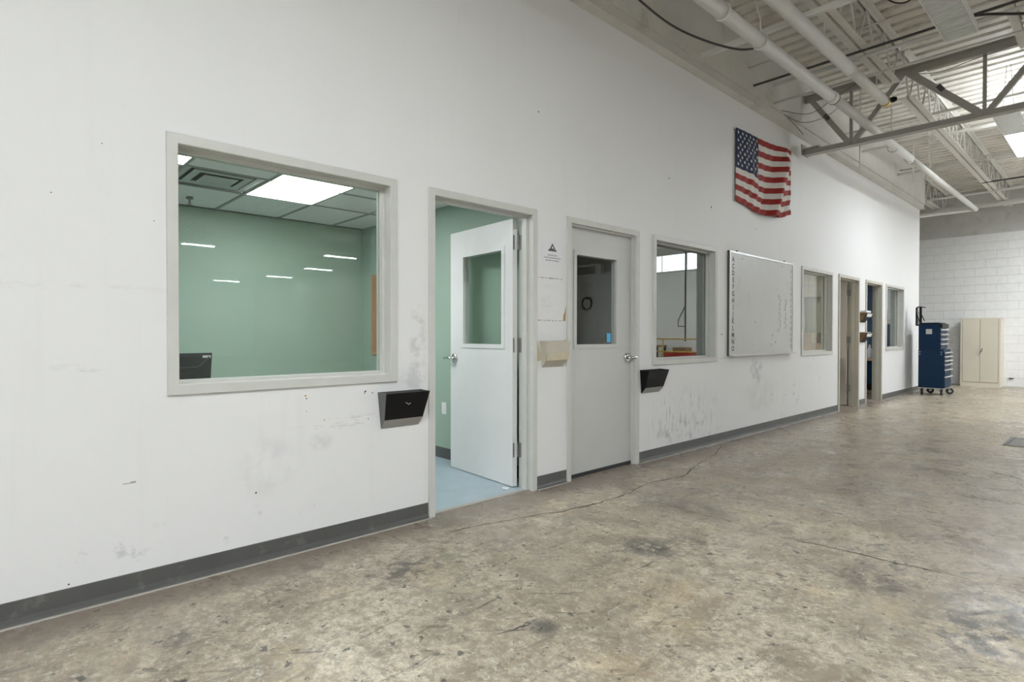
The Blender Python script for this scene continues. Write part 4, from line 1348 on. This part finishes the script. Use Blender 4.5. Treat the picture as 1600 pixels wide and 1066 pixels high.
for h in (0.235, 0.135, 0.095, 0.075, 0.075, 0.075):
    d = MB().box(CX1, CX1 + 0.018, CY0 + 0.02, CY1 - 0.02, zz, zz + h - 0.008).build('drawer', MT['blue'], t)
    MB().prism([(CX1 + 0.018, zz + h - 0.040), (CX1 + 0.045, zz + h - 0.032), (CX1 + 0.045, zz + h - 0.010), (CX1 + 0.018, zz + h - 0.010)], 1, CY0 + 0.004, CY1 - 0.004).build('drawer_pull', MT['alu'], d)
    zz += h + 0.006
zz = 0.945
for h in (0.11, 0.085, 0.085, 0.085):
    d = MB().box(CXU, CXU + 0.018, CY0 + 0.02, CY1 - 0.02, zz, zz + h - 0.008).build('drawer', MT['blue'], t)
    MB().prism([(CXU + 0.018, zz + h - 0.040), (CXU + 0.045, zz + h - 0.032), (CXU + 0.045, zz + h - 0.010), (CXU + 0.018, zz + h - 0.010)], 1, CY0 + 0.004, CY1 - 0.004).build('drawer_pull', MT['alu'], d)
    zz += h + 0.012
MB().box(CXU, CXU + 0.04, CY0 + 0.01, CY1 - 0.01, 1.355, 1.440).build('lid_front', MT['black'], t, bevel=0.012)
MB().box(CX0 + 0.125, CX0 + 0.225, CY0 - 0.002, CY0 + 0.004, 1.235, 1.335).build('maker_plate', MT['alu'], t)['label'] = 'small silver plate'
for (x, z) in ((CX0 + 0.026, 0.875), (CX0 + 0.026, 0.830), (CX1 - 0.036, 0.875), (CX1 - 0.036, 0.830)):
    MB().tube([(x, CY0 + 0.002, z), (x, CY0 - 0.004, z)], 0.009, 10).build('bolt', MT['alu'], t)
for (x, y, a_) in ((CX0 + 0.05, CY0 + 0.06, 0.0), (CX1 - 0.04, CY0 + 0.06, 0.0), (CX0 + 0.08, CY1 - 0.08, 1.1), (CX1 - 0.01, CY1 - 0.08, 1.2)):
    c, s = math.cos(a_), math.sin(a_)
    cs = MB()
    dx, dy = s * 0.013, c * 0.013
    # axle direction (c,-s)
    ax = Vector((c, -s, 0))
    ctr = Vector((x + s * 0.02, y + c * 0.02, 0.066))
    cs.tube([ctr - ax * 0.016, ctr - ax * 0.012, ctr + ax * 0.012, ctr + ax * 0.016], [0.058, 0.066, 0.066, 0.058], 18)
    wlh = cs.build('caster', MT['black_rubber'], t, smooth=False)
    MB().tube([ctr - ax * 0.018, ctr + ax * 0.018], 0.026, 12).build('caster_hub', MT['alu'], wlh)
    fk = MB()
    for sg in (-1, 1):
        fk.bar(ctr + ax * 0.022 * sg, Vector((x, y, 0.13)) + ax * 0.022 * sg, 0.003, 0.03, side=ax)
    fk.box(x - 0.035, x + 0.035, y - 0.035, y + 0.035, 0.130, 0.138)
    fk.build('caster_fork', MT['hinge'], wlh)
# black holder hooked on the top of the cart
t = thing('hanging_tool_rack', 'small black wire holder hooked on top of the navy tool cart', 'rack', (0.20, 14.1, 1.43))
MB().box(0.165, 0.180, CY0 + 0.02, CY0 + 0.16, 1.42, 1.77).build('back_plate', MT['black'], t)
MB().box(0.165, 0.218, CY0 + 0.02, CY0 + 0.16, 1.405, 1.425).build('foot', MT['black'], t)
MB().tube([(0.172, CY0 + 0.03, 1.76), (0.20, CY0 + 0.03, 1.785), (0.27, CY0 + 0.03, 1.785)], 0.012, 8).build('top_arm', MT['black'], t)
MB().tube([(0.27, CY0 + 0.03, 1.785), (0.33, CY0 + 0.03, 1.77)], 0.008, 8).build('hook', MT['black'], t)
MB().tube([(0.245, CY0 + 0.05, 1.464), (0.245, CY0 + 0.05, 1.785)], 0.022, 10).build('post', MT['black'], t)
MB().tube([(0.18, CY0 + 0.04, 1.64), (0.235, CY0 + 0.04, 1.475)], 0.008, 6).build('strut', MT['black'], t)
MB().tube([(0.255, CY0 + 0.04, 1.64), (0.315, CY0 + 0.04, 1.50)], 0.009, 6).build('strut', MT['black'], t)
MB().tube([(0.199, CY0 + 0.09, 1.425), (0.199, CY0 + 0.09, 1.69)], 0.019, 10).build('white_roll', MT['white'], t)

# beige storage cabinet
BX0, BX1, BY0, BY1, BH = 0.384, 1.122, 17.25, 17.738, 1.62
t = thing('storage_cabinet', 'beige two-door steel cabinet against the block end wall', 'cabinet', ((BX0 + BX1) / 2, 17.5, 0))
MB().box(BX0, BX1, BY0 + 0.012, BY1, 0.0, BH).build('body', MT['beige'], t, bevel=0.004)
xm = (BX0 + BX1) / 2
for (a_, b_) in ((BX0 + 0.040, xm - 0.003), (xm + 0.003, BX1 - 0.040)):
    d = MB().box(a_, b_, BY0, BY0 + 0.012, 0.105, BH - 0.03).build('door', MT['beige'], t, bevel=0.003)
MB().box(xm - 0.004, xm + 0.004, BY0 + 0.0095, BY0 + 0.0118, 0.105, BH - 0.03).box(BX0 + 0.034, BX0 + 0.041, BY0 + 0.0095, BY0 + 0.0118, 0.105, BH - 0.03).box(BX1 - 0.041, BX1 - 0.034, BY0 + 0.0095, BY0 + 0.0118, 0.105, BH - 0.03).build('door_gap', MT['conduit'], t)
MB().box(BX0 + 0.035, BX1 - 0.035, BY0 + 0.009, BY0 + 0.0115, 0.094, 0.105).build('plinth_gap', MT['counter'], t)
MB().box(BX0, BX0 + 0.034, BY0, BY0 + 0.012, 0.0, BH).build('side_stile', MT['beige'], t)
MB().box(BX1 - 0.034, BX1, BY0, BY0 + 0.012, 0.0, BH).build('side_stile', MT['beige'], t)
MB().box(BX0 + 0.034, BX1 - 0.034, BY0 + 0.001, BY0 + 0.012, BH - 0.029, BH).build('top_rail', MT['beige'], t)
MB().box(BX0 + 0.034, BX1 - 0.034, BY0 + 0.001, BY0 + 0.012, 0.0, 0.094).build('plinth', MT['beige'], t)
MB().tube([(xm + 0.022, BY0, 0.83), (xm + 0.022, BY0 - 0.03, 0.83)], 0.018, 10).build('lock', MT['hinge'], t)
MB().tube([(xm + 0.05, BY0 - 0.03, 0.905), (xm + 0.022, BY0 - 0.035, 0.83), (xm - 0.006, BY0 - 0.03, 0.76)], [0.010, 0.013, 0.008], 8).build('handle', MT['hinge'], t)

tag(MB().prism([(1.22, 0.205), (1.30, 0.205), (1.31, 0.195), (1.24, 0.185)], 1, YFAR - 0.06, YFAR - 0.007).build('wall_stub', MT['black']),
    'small black stub low on the block wall right of the beige cabinet', 'bracket')

# floor cover plate at the right edge
t = thing('floor_drain_cover', 'iron cover plate set into the floor at the right edge', 'floor cover', (2.5, 8.6, 0))
MB().box(2.20, 2.24, 8.25, 8.95, 0.0, 0.006).box(2.86, 2.90, 8.25, 8.95, 0.0, 0.006).box(2.24, 2.86, 8.25, 8.29, 0.0, 0.006).box(2.24, 2.86, 8.91, 8.95, 0.0, 0.006).build('rim', MT['conduit'], t)
MB().box(2.245, 2.855, 8.295, 8.905, 0.0, 0.005).build('plate', MT['grate'], t)
# paper scrap by the open door
tag(MB().prism([(-0.21, 3.00), (-0.17, 2.97), (-0.13, 2.99), (-0.16, 3.03)], 2, 0.0065, 0.012).build('paper_scrap', MT['paper']), 'tiny white paper scrap on the floor under the open door', 'scrap')

# blue room: counter, bottle, faucet arm
t = thing('wall_counter', 'narrow wood-edged counter inside the far dark blue room', 'counter', (-1.2, 14.6, 0))
MB().box(-2.2, -0.5, 14.25, 14.85, 0.65, 0.69).build('counter_top', MT['counter'], t)
MB().box(-2.2, -0.5, 14.28, 14.85, 0.14, 0.65).build('base_cabinet', MT['blue'], t)
MB().box(-2.2, -0.5, 14.34, 14.85, 0.006, 0.14).build('toe_kick', MT['black'], t)
t = thing('spray_bottle', 'pale plastic bottle on the counter inside the far blue room', 'bottle', (-0.765, 14.42, 0.69))
MB().tube([(-0.765, 14.42, 0.69), (-0.765, 14.42, 0.72), (-0.765, 14.42, 0.88), (-0.765, 14.42, 0.93), (-0.765, 14.42, 0.96)], [0.045, 0.05, 0.05, 0.03, 0.018], 14).build('body', MT['bottle'], t, smooth=True)
MB().tube([(-0.765, 14.42, 0.955), (-0.765, 14.42, 1.0)], 0.022, 12).build('cap', MT['white'], t)

# hall things that show only as reflections in the glass
def guard_rail(x0, x1, y, zt, label):
    t = thing('guard_rail', label, 'railing', ((x0 + x1) / 2, y, 0), 'yellow guard rails')
    MB().tube([(x0, y, zt), (x1, y, zt)], 0.024, 10).build('top_rail', MT['yellow'], t, smooth=True)
    MB().tube([(x0, y, zt - 0.42), (x1, y, zt - 0.42)], 0.024, 10).build('mid_rail', MT['yellow'], t, smooth=True)
    n = max(2, int((x1 - x0) / 1.3) + 1)
    for i in range(n):
        x = x0 + (x1 - x0) * i / (n - 1)
        MB().tube([(x, y, 0), (x, y, zt)], 0.024, 10).build('post', MT['yellow'], t, smooth=True)
        MB().box(x - 0.06, x + 0.06, y - 0.06, y + 0.06, 0, 0.01).build('foot_plate', MT['yellow'], t)
    return t


guard_rail(5.9, 9.8, 16.6, 1.08, 'yellow guard rail mirrored in the dark reflective window')
t = thing('red_machine', 'low red machine mirrored at the bottom of the dark reflective window', 'machine', (6.9, 16.9, 0))
MB().box(6.3, 7.3, 16.8, 17.3, 0.10, 0.62).build('body', MT['red'], t, bevel=0.03)
MB().box(6.5, 7.0, 16.85, 17.25, 0.62, 0.80).build('motor', MT['brown'], t, bevel=0.03)
for (x, y) in ((6.36, 16.86), (7.24, 16.86), (6.36, 17.24), (7.24, 17.24)):
    MB().box(x - 0.03, x + 0.03, y - 0.03, y + 0.03, 0, 0.10).build('foot', MT['black'], t)
t = thing('tool_bench', 'brown bench mirrored behind the yellow rail in the dark window', 'bench', (8.4, 17.2, 0))
MB().box(7.6, 9.2, 16.9, 17.5, 0.80, 0.86).build('bench_top', MT['brown'], t)
for (x, y) in ((7.65, 16.95), (9.15, 16.95), (7.65, 17.45), (9.15, 17.45)):
    MB().box(x - 0.03, x + 0.03, y - 0.03, y + 0.03, 0, 0.80).build('leg', MT['black'], t)
t = thing('air_hose_drop', 'black hose drop mirrored as a vertical line in the dark window', 'hose', (6.75, 17.2, 0.9))
MB().tube([(6.78, 17.3, 4.6), (6.78, 17.3, 1.0)], 0.028, 8).build('hose', MT['cable'], t)
MB().tube([(6.78, 17.3, 2.2), (7.05, 17.3, 1.7), (7.05, 17.3, 1.5), (6.78, 17.3, 1.5)], 0.018, 6).build('bracket', MT['cable'], t)
t = thing('wall_air_unit', 'white wall air unit mirrored in the closed door glass', 'air unit', (11.2, YFAR, 3.5))
MB().box(10.6, 11.8, YFAR - 0.25, YFAR - 0.013, 3.55, 3.98).build('casing', MT['white'], t, bevel=0.02)
for i in range(6):
    MB().box(10.85, 11.75, YFAR - 0.258, YFAR - 0.250, 3.60 + i * 0.05, 3.63 + i * 0.05).build('grille_bar', MT['conduit'], t)
t = thing('coiled_hose', 'coiled black hose hung on the end wall, mirrored in the closed door glass', 'hose', (11.45, YFAR, 2.3))
MB().tube([(11.45 + (0.22 + 0.01 * k / 16) * math.cos(k * math.pi / 8), YFAR - 0.05 - 0.004 * (k // 16), 2.45 + 0.24 * math.sin(k * math.pi / 8)) for k in range(49)], 0.022, 6).build('coil', MT['cable'], t)
MB().tube([(11.45, YFAR - 0.007, 2.66), (11.45, YFAR - 0.12, 2.66)], 0.02, 8).build('hook', MT['hinge'], t)
t = thing('storage_shelf', 'low shelf inside the cream room holding brown cartons', 'shelf', (-0.95, 10.8, 0))
MB().box(-1.7, -0.25, 10.45, 11.05, 0.82, 0.85).build('shelf_board', MT['cream'], t)
for (x, y) in ((-1.66, 10.5), (-0.29, 10.5), (-1.66, 11.0), (-0.29, 11.0)):
    MB().box(x - 0.02, x + 0.02, y - 0.02, y + 0.02, 0.0, 0.82).build('leg', MT['hinge'], t)
for i, (x, z, wd, h) in enumerate(((-1.28, 0.85, 0.44, 0.22), (-0.76, 0.85, 0.50, 0.22), (-0.86, 1.0715, 0.52, 0.18))):
    b_ = thing('cardboard_box', ['left brown carton on the shelf in the cream room', 'right brown carton on the shelf in the cream room',
                                 'pale brown carton on top of the two others in the cream room'][i], 'box', (x, 10.75, z), 'cartons in the cream room')
    MB().box(x - wd / 2, x + wd / 2, 10.55, 10.98, z, z + h).build('carton', MT['card'], b_, bevel=0.005)
    MB().box(x - wd / 2 - 0.001, x + wd / 2 + 0.001, 10.74, 10.79, z + h - 0.07, z + h + 0.0008).build('tape', MT['tape'], b_)
# lamps inside the lit rooms behind the wall
for (nm, x, y, lb) in (('troffer_light', -1.6, 9.4, 'ceiling light in the cream room'), ('troffer_light', -1.9, 12.9, 'ceiling light in the far blue room')):
    t = thing(nm, lb, 'light', (x, y, 2.53))
    MB().box(x - 0.3, x + 0.3, y - 0.3, y + 0.3, 2.530, 2.536).build('lens', emitter('dim_room_lens', (1, 0.95, 0.86), 14.0), t)
    MB().box(x - 0.32, x + 0.32, y - 0.32, y + 0.32, 2.537, 2.549).build('housing', MT['white'], t)
